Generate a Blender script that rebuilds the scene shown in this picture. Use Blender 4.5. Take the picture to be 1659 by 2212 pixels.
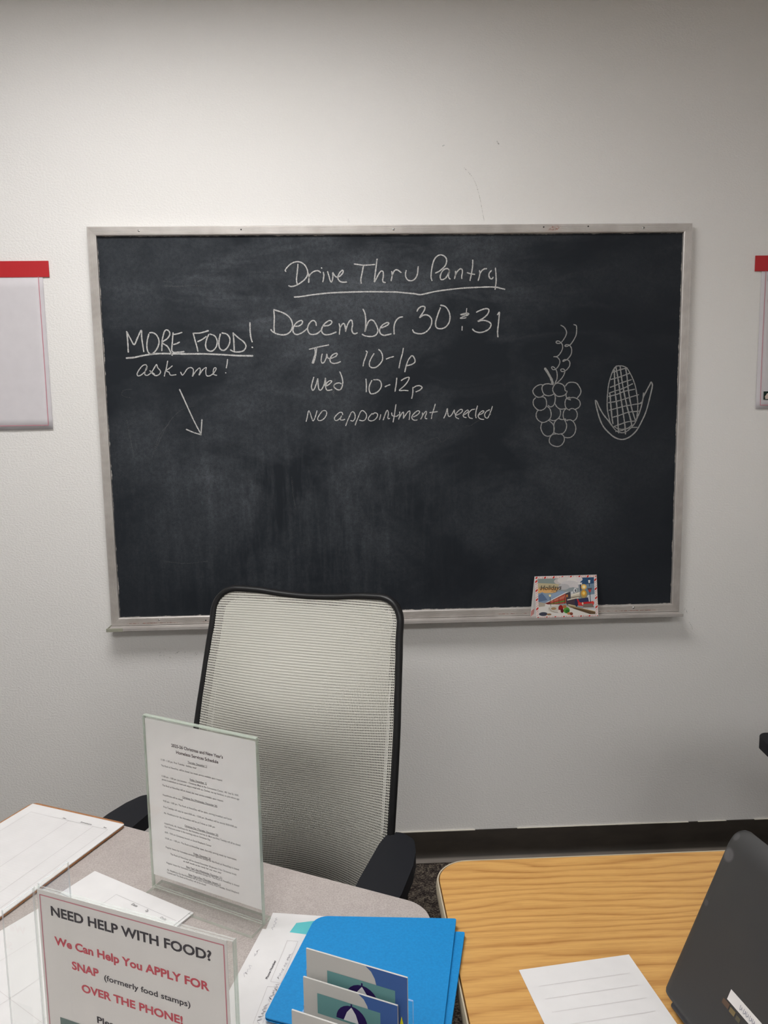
import bpy, bmesh, math, random
from mathutils import Vector, Matrix
random.seed(7)
for _o in list(bpy.data.objects):
    bpy.data.objects.remove(_o, do_unlink=True)
SC = bpy.context.scene
COL = SC.collection
PI = math.pi

# ------------------------------------------------------------------ camera
cam_d = bpy.data.cameras.new('camera')
cam_d.sensor_fit = 'VERTICAL'
cam_d.sensor_height = 24.0
cam_d.lens = 1611.85 * 24.0 / 2212.0
cam_d.clip_start = 0.02
cam = bpy.data.objects.new('camera', cam_d)
COL.objects.link(cam)
YAW, PITCH, ROLL = 0.0391, 0.1246, -0.0157
fw = Vector((math.sin(YAW)*math.cos(PITCH), math.cos(YAW)*math.cos(PITCH), -math.sin(PITCH)))
r0 = Vector((math.cos(YAW), -math.sin(YAW), 0)); u0 = r0.cross(fw)
rr = r0*math.cos(ROLL) + u0*math.sin(ROLL)
uu = -r0*math.sin(ROLL) + u0*math.cos(ROLL)
M = Matrix((rr, uu, -fw)).transposed().to_4x4()
M.translation = Vector((-0.1359, -2.3554, 1.4863))
cam.matrix_world = M
SC.camera = cam

# ------------------------------------------------------------------ colour management, world, light levels
SC.view_settings.view_transform = 'Standard'
SC.view_settings.look = 'None'
SC.view_settings.gamma = 1.0
SC.view_settings.use_curve_mapping = False
SC.view_settings.exposure = 0.0
world = bpy.data.worlds.new('world'); SC.world = world
world.use_nodes = True
world.node_tree.nodes['Background'].inputs[0].default_value = (0.9, 0.95, 1.0, 1)
world.node_tree.nodes['Background'].inputs[1].default_value = 0.0   # closed room: the ceiling lights do the work
ROOM = dict(x0=-2.7, x1=3.3, y0=-4.8, z1=2.75)
# recessed ceiling lights: x, y, strength
LIGHTS = [(-0.62, -1.12, 15.0), (-0.62, -3.35, 15.5), (1.78, -3.35, 14.0)]
LIGHT_COL = (1.0, 0.99, 0.975, 1)

# ------------------------------------------------------------------ materials
def lin(c):
    return tuple((v/12.92 if v <= .04045 else ((v+.055)/1.055)**2.4) for v in c)
def rgb(r, g, b): return lin((r/255, g/255, b/255)) + (1,)

class N:
    """small node graph builder"""
    def __init__(s, name):
        s.m = bpy.data.materials.new(name); s.m.use_nodes = True
        s.t = s.m.node_tree; s.t.nodes.clear()
        s.out = s.t.nodes.new('ShaderNodeOutputMaterial')
    def n(s, typ, ins=None, **at):
        x = s.t.nodes.new(typ)
        for k, v in at.items(): setattr(x, k, v)
        for k, v in (ins or {}).items(): s.set(x.inputs[k], v)
        return x
    def set(s, sock, v):
        if isinstance(v, bpy.types.NodeSocket): s.t.links.new(v, sock)
        elif isinstance(v, bpy.types.Node): s.t.links.new(v.outputs[0], sock)
        else: sock.default_value = v
    def coord(s, kind='Object', scale=(1, 1, 1), rot=(0, 0, 0), loc=(0, 0, 0)):
        tc = s.n('ShaderNodeTexCoord')
        mp = s.n('ShaderNodeMapping', {'Vector': tc.outputs[kind], 'Scale': scale, 'Rotation': rot, 'Location': loc})
        return mp.outputs[0]
    def noise(s, vec, scale, detail=2.0, rough=.5, dist=0.0):
        return s.n('ShaderNodeTexNoise', {'Vector': vec, 'Scale': scale, 'Detail': detail, 'Roughness': rough, 'Distortion': dist}).outputs[0]
    def math(s, op, a, b=0.0, c=0.0, clamp=False):
        return s.n('ShaderNodeMath', {0: a, 1: b, 2: c}, operation=op, use_clamp=clamp).outputs[0]
    def ramp(s, fac, stops):
        r = s.n('ShaderNodeValToRGB', {'Fac': fac}); e = r.color_ramp.elements
        while len(e) < len(stops): e.new(.5)
        for i, (p, c) in enumerate(stops):
            e[i].position = p; e[i].color = c if len(c) == 4 else tuple(c) + (1,)
        return r.outputs[0]
    def rng(s, v, a, b, c=0.0, d=1.0):
        return s.n('ShaderNodeMapRange', {0: v, 1: a, 2: b, 3: c, 4: d}, clamp=True).outputs[0]
    def mix(s, f, a, b, blend='MIX'):
        x = s.n('ShaderNodeMix', data_type='RGBA', blend_type=blend)
        s.set(x.inputs[0], f); s.set(x.inputs[6], a); s.set(x.inputs[7], b)
        return x.outputs[2]
    def bump(s, h, strength, dist):
        return s.n('ShaderNodeBump', {'Height': h, 'Strength': strength, 'Distance': dist}).outputs[0]
    def pbr(s, **k):
        p = s.n('ShaderNodeBsdfPrincipled')
        nm = dict(col='Base Color', rough='Roughness', metal='Metallic', normal='Normal', spec='Specular IOR Level',
                  alpha='Alpha', coat='Coat Weight', sheen='Sheen Weight')
        for a, v in k.items(): s.set(p.inputs[nm[a]], v)
        s.t.links.new(p.outputs[0], s.out.inputs[0]); s.p = p
        return s.m

MC = {}
def plain(name, col, rough=.5, metal=0.0, spec=.5):
    if name not in MC: MC[name] = N(name).pbr(col=col, rough=rough, metal=metal, spec=spec)
    return MC[name]
def ink(r, g, b):
    return plain('ink_%d_%d_%d' % (r, g, b), rgb(r, g, b), .7, 0, .2)

def m_wall():
    g = N('painted_wall'); v = g.coord('Object', (1, 1, 1.35))
    a = g.noise(v, 150, 3, .55); b = g.noise(v, 380, 2, .5)
    h = g.math('ADD', g.rng(a, .38, .68), g.math('MULTIPLY', b, .35))
    big = g.noise(v, 1.3, 2)
    c = g.mix(g.rng(big, .3, .7), rgb(236, 234, 231), rgb(239, 237, 235))
    return g.pbr(col=c, rough=.6, spec=.3, normal=g.bump(h, .34, .0018))
def m_ceiling():
    g = N('ceiling_tile'); v = g.coord('Object')
    a = g.noise(v, 160, 3, .6)
    bw = g.n('ShaderNodeTexBrick', {'Vector': v, 'Color1': rgb(225, 223, 218), 'Color2': rgb(222, 220, 214), 'Mortar': rgb(235, 235, 232),
             'Scale': 1.0, 'Mortar Size': .012, 'Brick Width': 1.2, 'Row Height': .6}, offset=0.0)
    return g.pbr(col=bw.outputs[0], rough=.9, spec=.2, normal=g.bump(a, .3, .003))
def m_carpet():
    g = N('loop_carpet'); v = g.coord('Object')
    a = g.noise(g.coord('Object', (1, 1.7, 1)), 150, 2, .6); b = g.noise(v, 42, 2, .6); c = g.noise(v, 310, 1)
    f = g.math('ADD', g.math('MULTIPLY', a, .65), g.math('MULTIPLY', b, .35))
    col = g.ramp(f, [(.40, rgb(46, 39, 40)), (.50, rgb(78, 70, 66)), (.57, rgb(124, 114, 102)), (.66, rgb(150, 140, 124))])
    return g.pbr(col=col, rough=.95, spec=.1, normal=g.bump(g.math('ADD', a, c), .8, .006))
def m_board():
    g = N('black_slate_panel'); v = g.coord('Object')
    sep = g.n('ShaderNodeSeparateXYZ', {0: v}); X, Z = sep.outputs[0], sep.outputs[2]
    cl = g.noise(g.coord('Object', (1.0, 1, 1.35), (0, .5, 0)), 2.2, 5, .6, .4)
    st = g.noise(g.coord('Object', (7.5, 1, .9), (0, .03, 0), (3, 0, 1)), 3.0, 5, .7)
    sw = g.noise(g.coord('Object', (1.0, 1, 4.0), (0, .38, 0), (1, 0, 5)), 2.6, 4, .6, .8)
    gr = g.noise(v, 420, 2, .7); gr2 = g.noise(v, 120, 2, .6)
    haze = g.math('MULTIPLY', g.rng(cl, .42, .78), .50)
    haze = g.math('ADD', haze, g.math('MULTIPLY', g.math('MULTIPLY', g.rng(sw, .50, .80), g.rng(Z, .55, .95)), .34))
    # eraser streaks run up and down over the lower left half
    low = g.math('MULTIPLY', g.rng(Z, .75, .35), g.rng(X, .35, -.15))
    haze = g.math('ADD', haze, g.math('MULTIPLY', g.math('MULTIPLY', g.rng(st, .46, .78), low), .30))
    # wiped area is hazier in the upper middle, cleaner towards the right-hand side and the bottom
    ex = g.rng(g.math('ABSOLUTE', g.math('ADD', X, .18)), .2, .95, 1.0, .25)
    ez = g.rng(Z, .0, .45, .35, 1.0)
    haze = g.math('MULTIPLY', haze, g.math('MULTIPLY', ex, ez))
    grain = g.rng(g.math('ADD', g.math('MULTIPLY', gr, .6), g.math('MULTIPLY', gr2, .4)), .35, .7, .35, 1.6)
    haze = g.math('MULTIPLY', haze, grain, clamp=True)
    base = g.mix(haze, rgb(25, 30, 37), rgb(112, 117, 123))
    # chipped pale border where the frame was painted round
    dx = g.math('SUBTRACT', .8884, g.math('ABSOLUTE', X)); dz = g.math('SUBTRACT', .583, g.math('ABSOLUTE', g.math('SUBTRACT', Z, .582)))
    d = g.math('MINIMUM', dx, dz)
    en = g.noise(v, 35, 3, .7)
    edge = g.math('LESS_THAN', d, g.rng(en, .45, .8, .0002, .0034))
    col = g.mix(edge, base, rgb(196, 190, 184))
    return g.pbr(col=col, rough=.72, spec=.28, normal=g.bump(gr, .12, .0006))
def m_chalk(name, col, lo, hi, sc=520):
    g = N(name); v = g.coord('Object')
    a = g.noise(v, sc, 2, .6)
    f = g.rng(a, lo, hi)
    d = g.n('ShaderNodeBsdfDiffuse', {0: col}); t = g.n('ShaderNodeBsdfTransparent')
    mx = g.n('ShaderNodeMixShader', {0: f, 1: t.outputs[0], 2: d.outputs[0]})
    g.t.links.new(mx.outputs[0], g.out.inputs[0]); return g.m
def m_alu():
    g = N('satin_aluminium'); v = g.coord('Object')
    a = g.noise(v, 14, 3, .6)
    c = g.mix(g.rng(a, .35, .7), rgb(206, 201, 197), rgb(190, 184, 180))
    return g.pbr(col=c, rough=.42, metal=.45)
def m_laminate():
    g = N('grey_speckled_laminate'); v = g.coord('Object')
    a = g.noise(v, 420, 2, .7); b = g.noise(v, 60, 2)
    c = g.ramp(g.math('ADD', g.math('MULTIPLY', a, .8), g.math('MULTIPLY', b, .2)),
               [(.38, rgb(164, 154, 150)), (.5, rgb(175, 166, 162)), (.62, rgb(185, 177, 173))])
    return g.pbr(col=c, rough=.45, spec=.4)
def m_oak():
    g = N('oak_grain_laminate'); v = g.coord('Object')
    sep = g.n('ShaderNodeSeparateXYZ', {0: v})
    warp = g.noise(g.coord('Object', (.9, 3.2, 1)), 2.4, 2, .45)
    fine = g.noise(g.coord('Object', (2.2, 16, 1), (0, 0, .01)), 3.0, 3, .6)
    # growth rings: lines along the board that bow into long cathedral points where the heart wanders
    q = g.math('ADD', g.math('MULTIPLY', sep.outputs[1], 52.0), g.math('MULTIPLY', warp, 6.0))
    q = g.math('ADD', q, g.math('MULTIPLY', fine, .7))
    band = g.math('FRACT', q)
    saw = g.ramp(band, [(0.0, (.95, .95, .95)), (.10, (.60, .60, .60)), (.34, (.22, .22, .22)), (.70, (.12, .12, .12)), (.90, (.45, .45, .45)), (1.0, (.95, .95, .95))])
    pore = g.noise(g.coord('Object', (16, 330, 1)), 1.0, 3, .7)
    f = g.math('ADD', g.math('MULTIPLY', saw, g.rng(fine, .30, .70, .45, .95)), g.math('MULTIPLY', g.rng(pore, .45, .70), .32))
    c = g.mix(g.math('MULTIPLY', f, .95, clamp=True), rgb(214, 166, 98), rgb(164, 112, 58))
    return g.pbr(col=c, rough=.42, spec=.4)
def m_mesh(name, col, pu, pv, hu, hv, op=1.0, fade=None):
    g = N(name)
    uv = g.n('ShaderNodeUVMap'); sep = g.n('ShaderNodeSeparateXYZ', {0: uv.outputs[0]})
    fu = g.math('ABSOLUTE', g.math('SUBTRACT', g.math('FRACT', g.math('DIVIDE', sep.outputs[0], pu)), .5))
    fv = g.math('ABSOLUTE', g.math('SUBTRACT', g.math('FRACT', g.math('DIVIDE', sep.outputs[1], pv)), .5))
    if fade:       # the weave opens out towards the lower edge
        hu = g.rng(sep.outputs[1], fade[0], fade[1], fade[2], hu); hv = g.rng(sep.outputs[1], fade[0], fade[1], fade[2], hv)
    hole = g.math('MULTIPLY', g.math('LESS_THAN', fu, hu), g.math('LESS_THAN', fv, hv))
    hgt = g.math('SUBTRACT', 1.0, g.math('ADD', fu, fv))
    b = g.n('ShaderNodeBsdfPrincipled', {'Base Color': col, 'Roughness': .75, 'Specular IOR Level': .25, 'Normal': g.bump(hgt, .4, .0015)})
    t = g.n('ShaderNodeBsdfTransparent')
    mx = g.n('ShaderNodeMixShader', {0: g.math('MULTIPLY', hole, op), 1: b.outputs[0], 2: t.outputs[0]})
    g.t.links.new(mx.outputs[0], g.out.inputs[0]); return g.m
def m_acrylic():
    g = N('clear_acrylic')
    geo = g.n('ShaderNodeNewGeometry')     # only the outer side of the thin sheet reflects
    fr = g.n('ShaderNodeFresnel', {'IOR': 1.47}); t = g.n('ShaderNodeBsdfTransparent', {0: (.985, .99, .985, 1)})
    fr = g.n('ShaderNodeMath', {0: fr.outputs[0], 1: g.math('SUBTRACT', 1.0, geo.outputs['Backfacing'])}, operation='MULTIPLY')
    gl = g.n('ShaderNodeBsdfGlossy', {'Color': (1, 1, 1, 1), 'Roughness': .03})
    mx = g.n('ShaderNodeMixShader', {0: fr.outputs[0], 1: t.outputs[0], 2: gl.outputs[0]})
    g.t.links.new(mx.outputs[0], g.out.inputs[0]); return g.m
def m_acrylic_edge(name='acrylic_edge', col=(.62, .66, .60, 1), op=.42):
    g = N(name)
    d = g.n('ShaderNodeBsdfPrincipled', {'Base Color': col, 'Roughness': .25}); t = g.n('ShaderNodeBsdfTransparent', {0: (.95, 1, .96, 1)})
    mx = g.n('ShaderNodeMixShader', {0: op, 1: t.outputs[0], 2: d.outputs[0]})
    g.t.links.new(mx.outputs[0], g.out.inputs[0]); return g.m
def m_black_plastic(name, col=(.008, .008, .009, 1), rough=.38):
    g = N(name); v = g.coord('Object'); a = g.noise(v, 700, 2)
    return g.pbr(col=col, rough=rough, spec=.35, normal=g.bump(a, .1, .0006))
def m_arm():
    g = N('soft_black_armrest'); v = g.coord('Object'); a = g.noise(v, 900, 2)
    return g.pbr(col=(.008, .009, .013, 1), rough=.62, spec=.3, normal=g.bump(a, .25, .0008))
def m_lid():
    g = N('matte_black_laptop_lid'); v = g.coord('Object'); sep = g.n('ShaderNodeSeparateXYZ', {0: v})
    a = g.noise(v, 900, 2); b = g.noise(v, 9, 3)
    def spot(x, y, r):
        dx = g.math('SUBTRACT', sep.outputs[0], x); dy = g.math('SUBTRACT', sep.outputs[1], y)
        dd = g.math('SQRT', g.math('ADD', g.math('MULTIPLY', dx, dx), g.math('MULTIPLY', dy, dy)))
        return g.rng(dd, r*.75, r*1.15, 1.0, 0.0)
    sp = g.math('ADD', spot(.0105, .197, .0085), g.math('MULTIPLY', spot(.0075, .221, .005), .6))
    sp = g.math('ADD', sp, g.math('MULTIPLY', spot(.008, .129, .004), .5))
    c = g.mix(g.math('MULTIPLY', sp, .55, clamp=True), g.mix(g.rng(b, .3, .7), rgb(50, 50, 51), rgb(57, 56, 55)), rgb(104, 102, 104))
    return g.pbr(col=c, rough=.48, normal=g.bump(a, .15, .0005))
def m_paper(name='white_paper', col=(222, 220, 220)):
    g = N(name); v = g.coord('Object'); a = g.noise(v, 30, 2)
    c = g.mix(g.rng(a, .3, .7), rgb(*col), rgb(*[max(0, q-4) for q in col]))
    return g.pbr(col=c, rough=.7, spec=.25)
def m_hardboard():
    g = N('brown_hardboard'); v = g.coord('Object'); a = g.noise(v, 300, 3)
    return g.pbr(col=g.mix(g.rng(a, .3, .7), rgb(176, 122, 76), rgb(146, 96, 56)), rough=.55)
def m_folder():
    g = N('blue_card_folder'); v = g.coord('Object'); a = g.noise(v, 350, 2)
    return g.pbr(col=g.mix(g.rng(a, .3, .7), rgb(24, 138, 204), rgb(18, 128, 194)), rough=.5, spec=.35)
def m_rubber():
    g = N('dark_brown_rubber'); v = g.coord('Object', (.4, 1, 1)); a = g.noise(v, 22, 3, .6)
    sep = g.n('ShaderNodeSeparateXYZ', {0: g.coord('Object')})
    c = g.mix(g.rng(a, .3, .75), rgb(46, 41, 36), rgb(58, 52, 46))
    c = g.mix(g.math('MULTIPLY', g.rng(sep.outputs[2], .014, .009), g.rng(a, .2, .6, .7, 1.0)), c, rgb(122, 114, 106))     # highlight on the upturned toe, painted in as a paler mottled band
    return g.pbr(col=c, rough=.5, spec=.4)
def m_emit(name, col, s):
    g = N(name); e = g.n('ShaderNodeEmission', {0: col, 1: s}); g.t.links.new(e.outputs[0], g.out.inputs[0]); return g.m

WALL = m_wall(); CEIL = m_ceiling(); CARPET = m_carpet(); BOARD = m_board(); ALU = m_alu()
CHALK = m_chalk('white_chalk', rgb(216, 215, 213), .26, .58, 850); CHALK_DIM = m_chalk('shaded_white_chalk', rgb(200, 200, 198), .28, .70, 800); CHALK_SOFT = m_chalk('rubbed_chalk', rgb(138, 139, 140), .34, 1.7, 700)  # CHALK_DIM: weaker light on the right-hand drawings, put into the chalk colour
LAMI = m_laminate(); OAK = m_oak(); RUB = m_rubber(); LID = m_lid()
MESH1 = m_mesh('grey_chair_mesh', rgb(208, 206, 197), .0036, .0056, .29, .27, 1.0, (.46, .74, .37))
MESH2 = m_mesh('grey_chair_lining', rgb(200, 198, 190), .0036, .0056, .13, .13, 1.0, (.44, .84, .46))
BLACK = m_black_plastic('black_plastic'); ARM = m_arm()
BFAB = plain('black_fabric', (.02, .02, .022, 1), .9)
ACR = m_acrylic(); ACE = m_acrylic_edge(); ACB = m_acrylic_edge('blue_tinted_acrylic_edge', (.45, .55, .85, 1), .45)
PAPER = m_paper(); SIGNP = m_paper('sign_paper', (246, 243, 243)); CARD = m_paper('white_card', (226, 223, 220)); POSTER = m_paper('poster_paper', (216, 212, 216))
HARD = m_hardboard(); FOLD = m_folder()
STEEL = plain('chrome_steel', (.62, .62, .62, 1), .25, 1.0)
DARKMETAL = plain('dark_grey_metal', (.05, .05, .055, 1), .45, .6)
BEIGE = plain('beige_edge_band', rgb(186, 174, 152), .5)

# ------------------------------------------------------------------ mesh helpers
def empty(name, loc=(0, 0, 0), rz=0.0):
    o = bpy.data.objects.new(name, None); COL.objects.link(o)
    o.location = loc; o.rotation_euler = (0, 0, rz); o.empty_display_size = .05
    return o
def tag(o, label, cat, group=None):
    o['label'] = label; o['category'] = cat
    if group: o['group'] = group
    return o
def struct(o):
    o['kind'] = 'structure'; return o
def obj(name, bm, mats, parent=None, smooth=False, angle=40):
    me = bpy.data.meshes.new(name); bm.to_mesh(me); bm.free()
    for m in (mats if isinstance(mats, (list, tuple)) else [mats]): me.materials.append(m)
    if smooth:
        for p in me.polygons: p.use_smooth = True
        me.set_sharp_from_angle(angle=math.radians(angle))
    o = bpy.data.objects.new(name, me); COL.objects.link(o)
    if parent: o.parent = parent
    return o
def box(bm, lo, hi, bev=0.0, seg=2, mi=0, mat=None):
    lo, hi = Vector(lo), Vector(hi); c = (lo+hi)/2; s = hi-lo
    r = bmesh.ops.create_cube(bm, size=1.0, matrix=Matrix.Translation(c) @ Matrix.Diagonal((*s, 1)))
    vs = r['verts']; fs = list({f for v in vs for f in v.link_faces}); es = list({e for v in vs for e in v.link_edges})
    for f in fs: f.material_index = mi
    if bev > 0:
        k = bmesh.ops.bevel(bm, geom=es, offset=bev, segments=seg, affect='EDGES', profile=.5)
        vs = list({v for f in k['faces'] for v in f.verts} | {v for v in vs if v.is_valid})
        for f in k['faces']: f.material_index = mi
    if mat: bmesh.ops.transform(bm, matrix=mat, verts=[v for v in vs if v.is_valid])
    return vs
def rounded(pts, radii, seg=8):
    """round the corners of a 2D polygon (counter-clockwise or clockwise)"""
    n = len(pts); out = []
    if not isinstance(radii, (list, tuple)): radii = [radii]*n
    for i in range(n):
        p = Vector(pts[i]); a = Vector(pts[i-1]); b = Vector(pts[(i+1) % n]); r = radii[i]
        if r <= 1e-6: out.append(tuple(p)); continue
        da = (a-p).normalized(); db = (b-p).normalized()
        th = da.angle(db); t = min(r/math.tan(th/2), (a-p).length*.49, (b-p).length*.49)
        r2 = t*math.tan(th/2)
        c = p + (da+db).normalized()*(r2/math.sin(th/2))
        s = (p+da*t)-c; e = (p+db*t)-c
        a0 = math.atan2(s.y, s.x); a1 = math.atan2(e.y, e.x); d = (a1-a0+PI) % (2*PI)-PI
        for k in range(seg+1):
            q = a0+d*k/seg; out.append((c.x+r2*math.cos(q), c.y+r2*math.sin(q)))
    return out
def prism(bm, pts, z0, z1, mi_top=0, mi_side=0, bev=0.0, seg=2):
    ar = sum(pts[i-1][0]*pts[i][1]-pts[i][0]*pts[i-1][1] for i in range(len(pts)))
    if ar < 0: pts = pts[::-1]
    lo = [bm.verts.new((x, y, z0)) for x, y in pts]; hi = [bm.verts.new((x, y, z1)) for x, y in pts]
    f1 = bm.faces.new(hi); f1.material_index = mi_top
    f0 = bm.faces.new(lo[::-1]); f0.material_index = mi_side
    n = len(pts)
    for i in range(n):
        f = bm.faces.new((lo[i], lo[(i+1) % n], hi[(i+1) % n], hi[i])); f.material_index = mi_side
    if bev > 0:
        es = [e for e in f1.edges] + [e for e in f0.edges]
        bmesh.ops.bevel(bm, geom=es, offset=bev, segments=seg, affect='EDGES', profile=.5)
    return lo+hi
def cyl(bm, p, q, r0, r1=None, seg=20, caps=True, mi=0):
    p, q = Vector(p), Vector(q); d = q-p
    m = Matrix.Translation((p+q)/2) @ d.to_track_quat('Z', 'Y').to_matrix().to_4x4()
    r = bmesh.ops.create_cone(bm, cap_ends=caps, segments=seg, radius1=r0, radius2=r0 if r1 is None else r1, depth=d.length, matrix=m)
    for f in {f for v in r['verts'] for f in v.link_faces}: f.material_index = mi
    return r['verts']
def ball(bm, c, r, sc=(1, 1, 1), u=16, v=10):
    return bmesh.ops.create_uvsphere(bm, u_segments=u, v_segments=v, radius=r, matrix=Matrix.Translation(c) @ Matrix.Diagonal((*sc, 1)))['verts']
def tube(bm, pts, r, seg=10, ry=None, up=Vector((0, 1, 0)), closed=False):
    pts = [Vector(p) for p in pts]; n = len(pts); rings = []
    ry = ry or r
    for i, p in enumerate(pts):
        if closed: t = (pts[(i+1) % n]-pts[i-1]).normalized()
        else: t = (pts[min(i+1, n-1)]-pts[max(i-1, 0)]).normalized()
        a = t.cross(up).normalized(); b = a.cross(t).normalized()
        rings.append([bm.verts.new(p+a*r*math.cos(2*PI*k/seg)+b*ry*math.sin(2*PI*k/seg)) for k in range(seg)])
    for i in range(n if closed else n-1):
        A, B = rings[i], rings[(i+1) % n]
        for k in range(seg): bm.faces.new((A[k], A[(k+1) % seg], B[(k+1) % seg], B[k]))
    if not closed:
        bm.faces.new(rings[0][::-1]); bm.faces.new(rings[-1])
    bmesh.ops.recalc_face_normals(bm, faces=bm.faces[:])
def smooth_line(pts, step=6):
    """Catmull-Rom through 2D points"""
    if len(pts) < 3: return [Vector(p) for p in pts]
    P = [Vector(p) for p in pts]; P = [P[0]*2-P[1]]+P+[P[-1]*2-P[-2]]; out = []
    for i in range(1, len(P)-2):
        a, b, c, d = P[i-1:i+3]
        for k in range(step):
            t = k/step
            out.append(.5*((2*b)+(c-a)*t+(2*a-5*b+4*c-d)*t*t+(3*b-a-3*c+d)*t**3))
    out.append(P[-2]); return out
def ribbon(bm, pts, hw, f3, jit=0.0, mi=0, step=6, smooth=True):
    """flat stroke with rounded ends; f3 maps (a, b) to a 3D point"""
    L = smooth_line(pts, step) if smooth else [Vector(p) for p in pts]
    M_ = [L[0]]
    for p in L[1:]:
        if (p-M_[-1]).length > 1e-6: M_.append(p)
    L = M_
    if len(L) < 2: L = [L[0], L[0]+Vector((hw*.6, 0))]
    t0 = (L[1]-L[0]).normalized(); t1 = (L[-1]-L[-2]).normalized()
    L = [L[0]-t0*hw*.8, L[0]-t0*hw*.4]+L+[L[-1]+t1*hw*.4, L[-1]+t1*hw*.8]
    n = len(L); prev = None
    for i, p in enumerate(L):
        t = (L[min(i+1, n-1)]-L[max(i-1, 0)])
        t = t.normalized() if t.length > 1e-9 else t0
        w = hw*(.35 if i in (0, n-1) else .8 if i in (1, n-2) else 1.0)*(1+random.uniform(-jit, jit))
        nn = Vector((-t.y, t.x))
        a = bm.verts.new(f3(p.x+nn.x*w, p.y+nn.y*w)); b = bm.verts.new(f3(p.x-nn.x*w, p.y-nn.y*w))
        if prev:
            f = bm.faces.new((prev[0], prev[1], b, a)); f.material_index = mi
        prev = (a, b)
def poly(bm, pts, f3, mi=0):
    f = bm.faces.new([bm.verts.new(f3(*p)) for p in pts]); f.material_index = mi
def text_geo(s, bold=0.0, align=None):
    cu = bpy.data.curves.new('t', 'FONT'); cu.body = s; cu.size = 1.0; cu.offset = bold; cu.resolution_u = 3; cu.fill_mode = 'FRONT'
    o = bpy.data.objects.new('t', cu); COL.objects.link(o)
    dg = bpy.context.evaluated_depsgraph_get(); dg.update()
    me = bpy.data.meshes.new_from_object(o.evaluated_get(dg))
    V = [tuple(v.co[:2]) for v in me.vertices]; F = [tuple(p.vertices) for p in me.polygons]
    bpy.data.objects.remove(o, do_unlink=True); bpy.data.curves.remove(cu); bpy.data.meshes.remove(me)
    return V, F
def text(bm, s, x0, x1, base, f3, cap=None, bold=0.0, mi=0, shear=0.0):
    """lay a line of type from x0 to x1 on the baseline (v grows downwards)"""
    V, F = text_geo(s, bold)
    a = min(v[0] for v in V); b = max(v[0] for v in V)
    k = (x1-x0)/(b-a); ky = k if cap is None else cap/.73
    vs = [bm.verts.new(f3(x0+(x-a)*k+y*ky*shear, base-y*ky)) for x, y in V]
    for f in F:
        try:
            q = bm.faces.new([vs[i] for i in f]); q.material_index = mi
        except ValueError: pass
def copy_tree(o, parent=None):
    c = o.copy(); COL.objects.link(c)
    if parent: c.parent = parent
    for ch in list(o.children): copy_tree(ch, c)
    return c
# ------------------------------------------------------------------ the room
R0 = ROOM; T = .1
def slab(name, lo, hi, m):
    bm = bmesh.new(); box(bm, lo, hi); return struct(obj(name, bm, m))
slab('floor', (R0['x0']-T, R0['y0']-T, -T), (R0['x1']+T, T, 0), CARPET)
slab('wall_back', (R0['x0']-T, 0, 0), (R0['x1']+T, T, R0['z1']), WALL)
slab('wall_front', (R0['x0']-T, R0['y0']-T, 0), (R0['x1']+T, R0['y0'], R0['z1']), WALL)
slab('wall_left', (R0['x0']-T, R0['y0'], 0), (R0['x0'], 0, R0['z1']), WALL)
slab('wall_right', (R0['x1'], R0['y0'], 0), (R0['x1']+T, 0, R0['z1']), WALL)
# ceiling with cut-outs for the recessed lights
def ceiling():
    bm = bmesh.new(); xs = {R0['x0']-T, R0['x1']+T}; ys = {R0['y0']-T, T}
    holes = []
    for x, y, s in LIGHTS:
        h = (x-.6, x+.6, y-.3, y+.3); holes.append(h); xs |= {h[0], h[1]}; ys |= {h[2], h[3]}
    xs = sorted(xs); ys = sorted(ys)
    for i in range(len(xs)-1):
        for j in range(len(ys)-1):
            cx, cy = (xs[i]+xs[i+1])/2, (ys[j]+ys[j+1])/2
            if any(h[0] < cx < h[1] and h[2] < cy < h[3] for h in holes): continue
            box(bm, (xs[i], ys[j], R0['z1']), (xs[i+1], ys[j+1], R0['z1']+.09))
    bmesh.ops.remove_doubles(bm, verts=bm.verts[:], dist=1e-5)
    return struct(obj('ceiling', bm, CEIL))
ceiling()
WHITE_METAL = plain('white_enamel', rgb(228, 227, 224), .4)
for i, (x, y, s) in enumerate(LIGHTS):
    t = empty('ceiling_light', (x, y, R0['z1']))
    tag(t, ['recessed ceiling light nearest the chalkboard wall',
            'recessed ceiling light at the back of the room, left one', 'recessed ceiling light at the back of the room, right one'][i], 'ceiling light', 'recessed ceiling lights')
    bm = bmesh.new()
    for lo, hi in (((-.6, -.3, .0), (.6, -.28, .08)), ((-.6, .28, .0), (.6, .3, .08)), ((-.6, -.28, .0), (-.58, .28, .08)), ((.58, -.28, .0), (.6, .28, .08)), ((-.58, -.28, .06), (.58, .28, .08))):
        box(bm, lo, hi)
    obj('frame', bm, WHITE_METAL, t)
    bm = bmesh.new(); box(bm, (-.58, -.28, .012), (.58, .28, .018))
    obj('diffuser', bm, m_emit('lit_diffuser_%s' % 'abcd'[i], LIGHT_COL, s), t)
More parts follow.
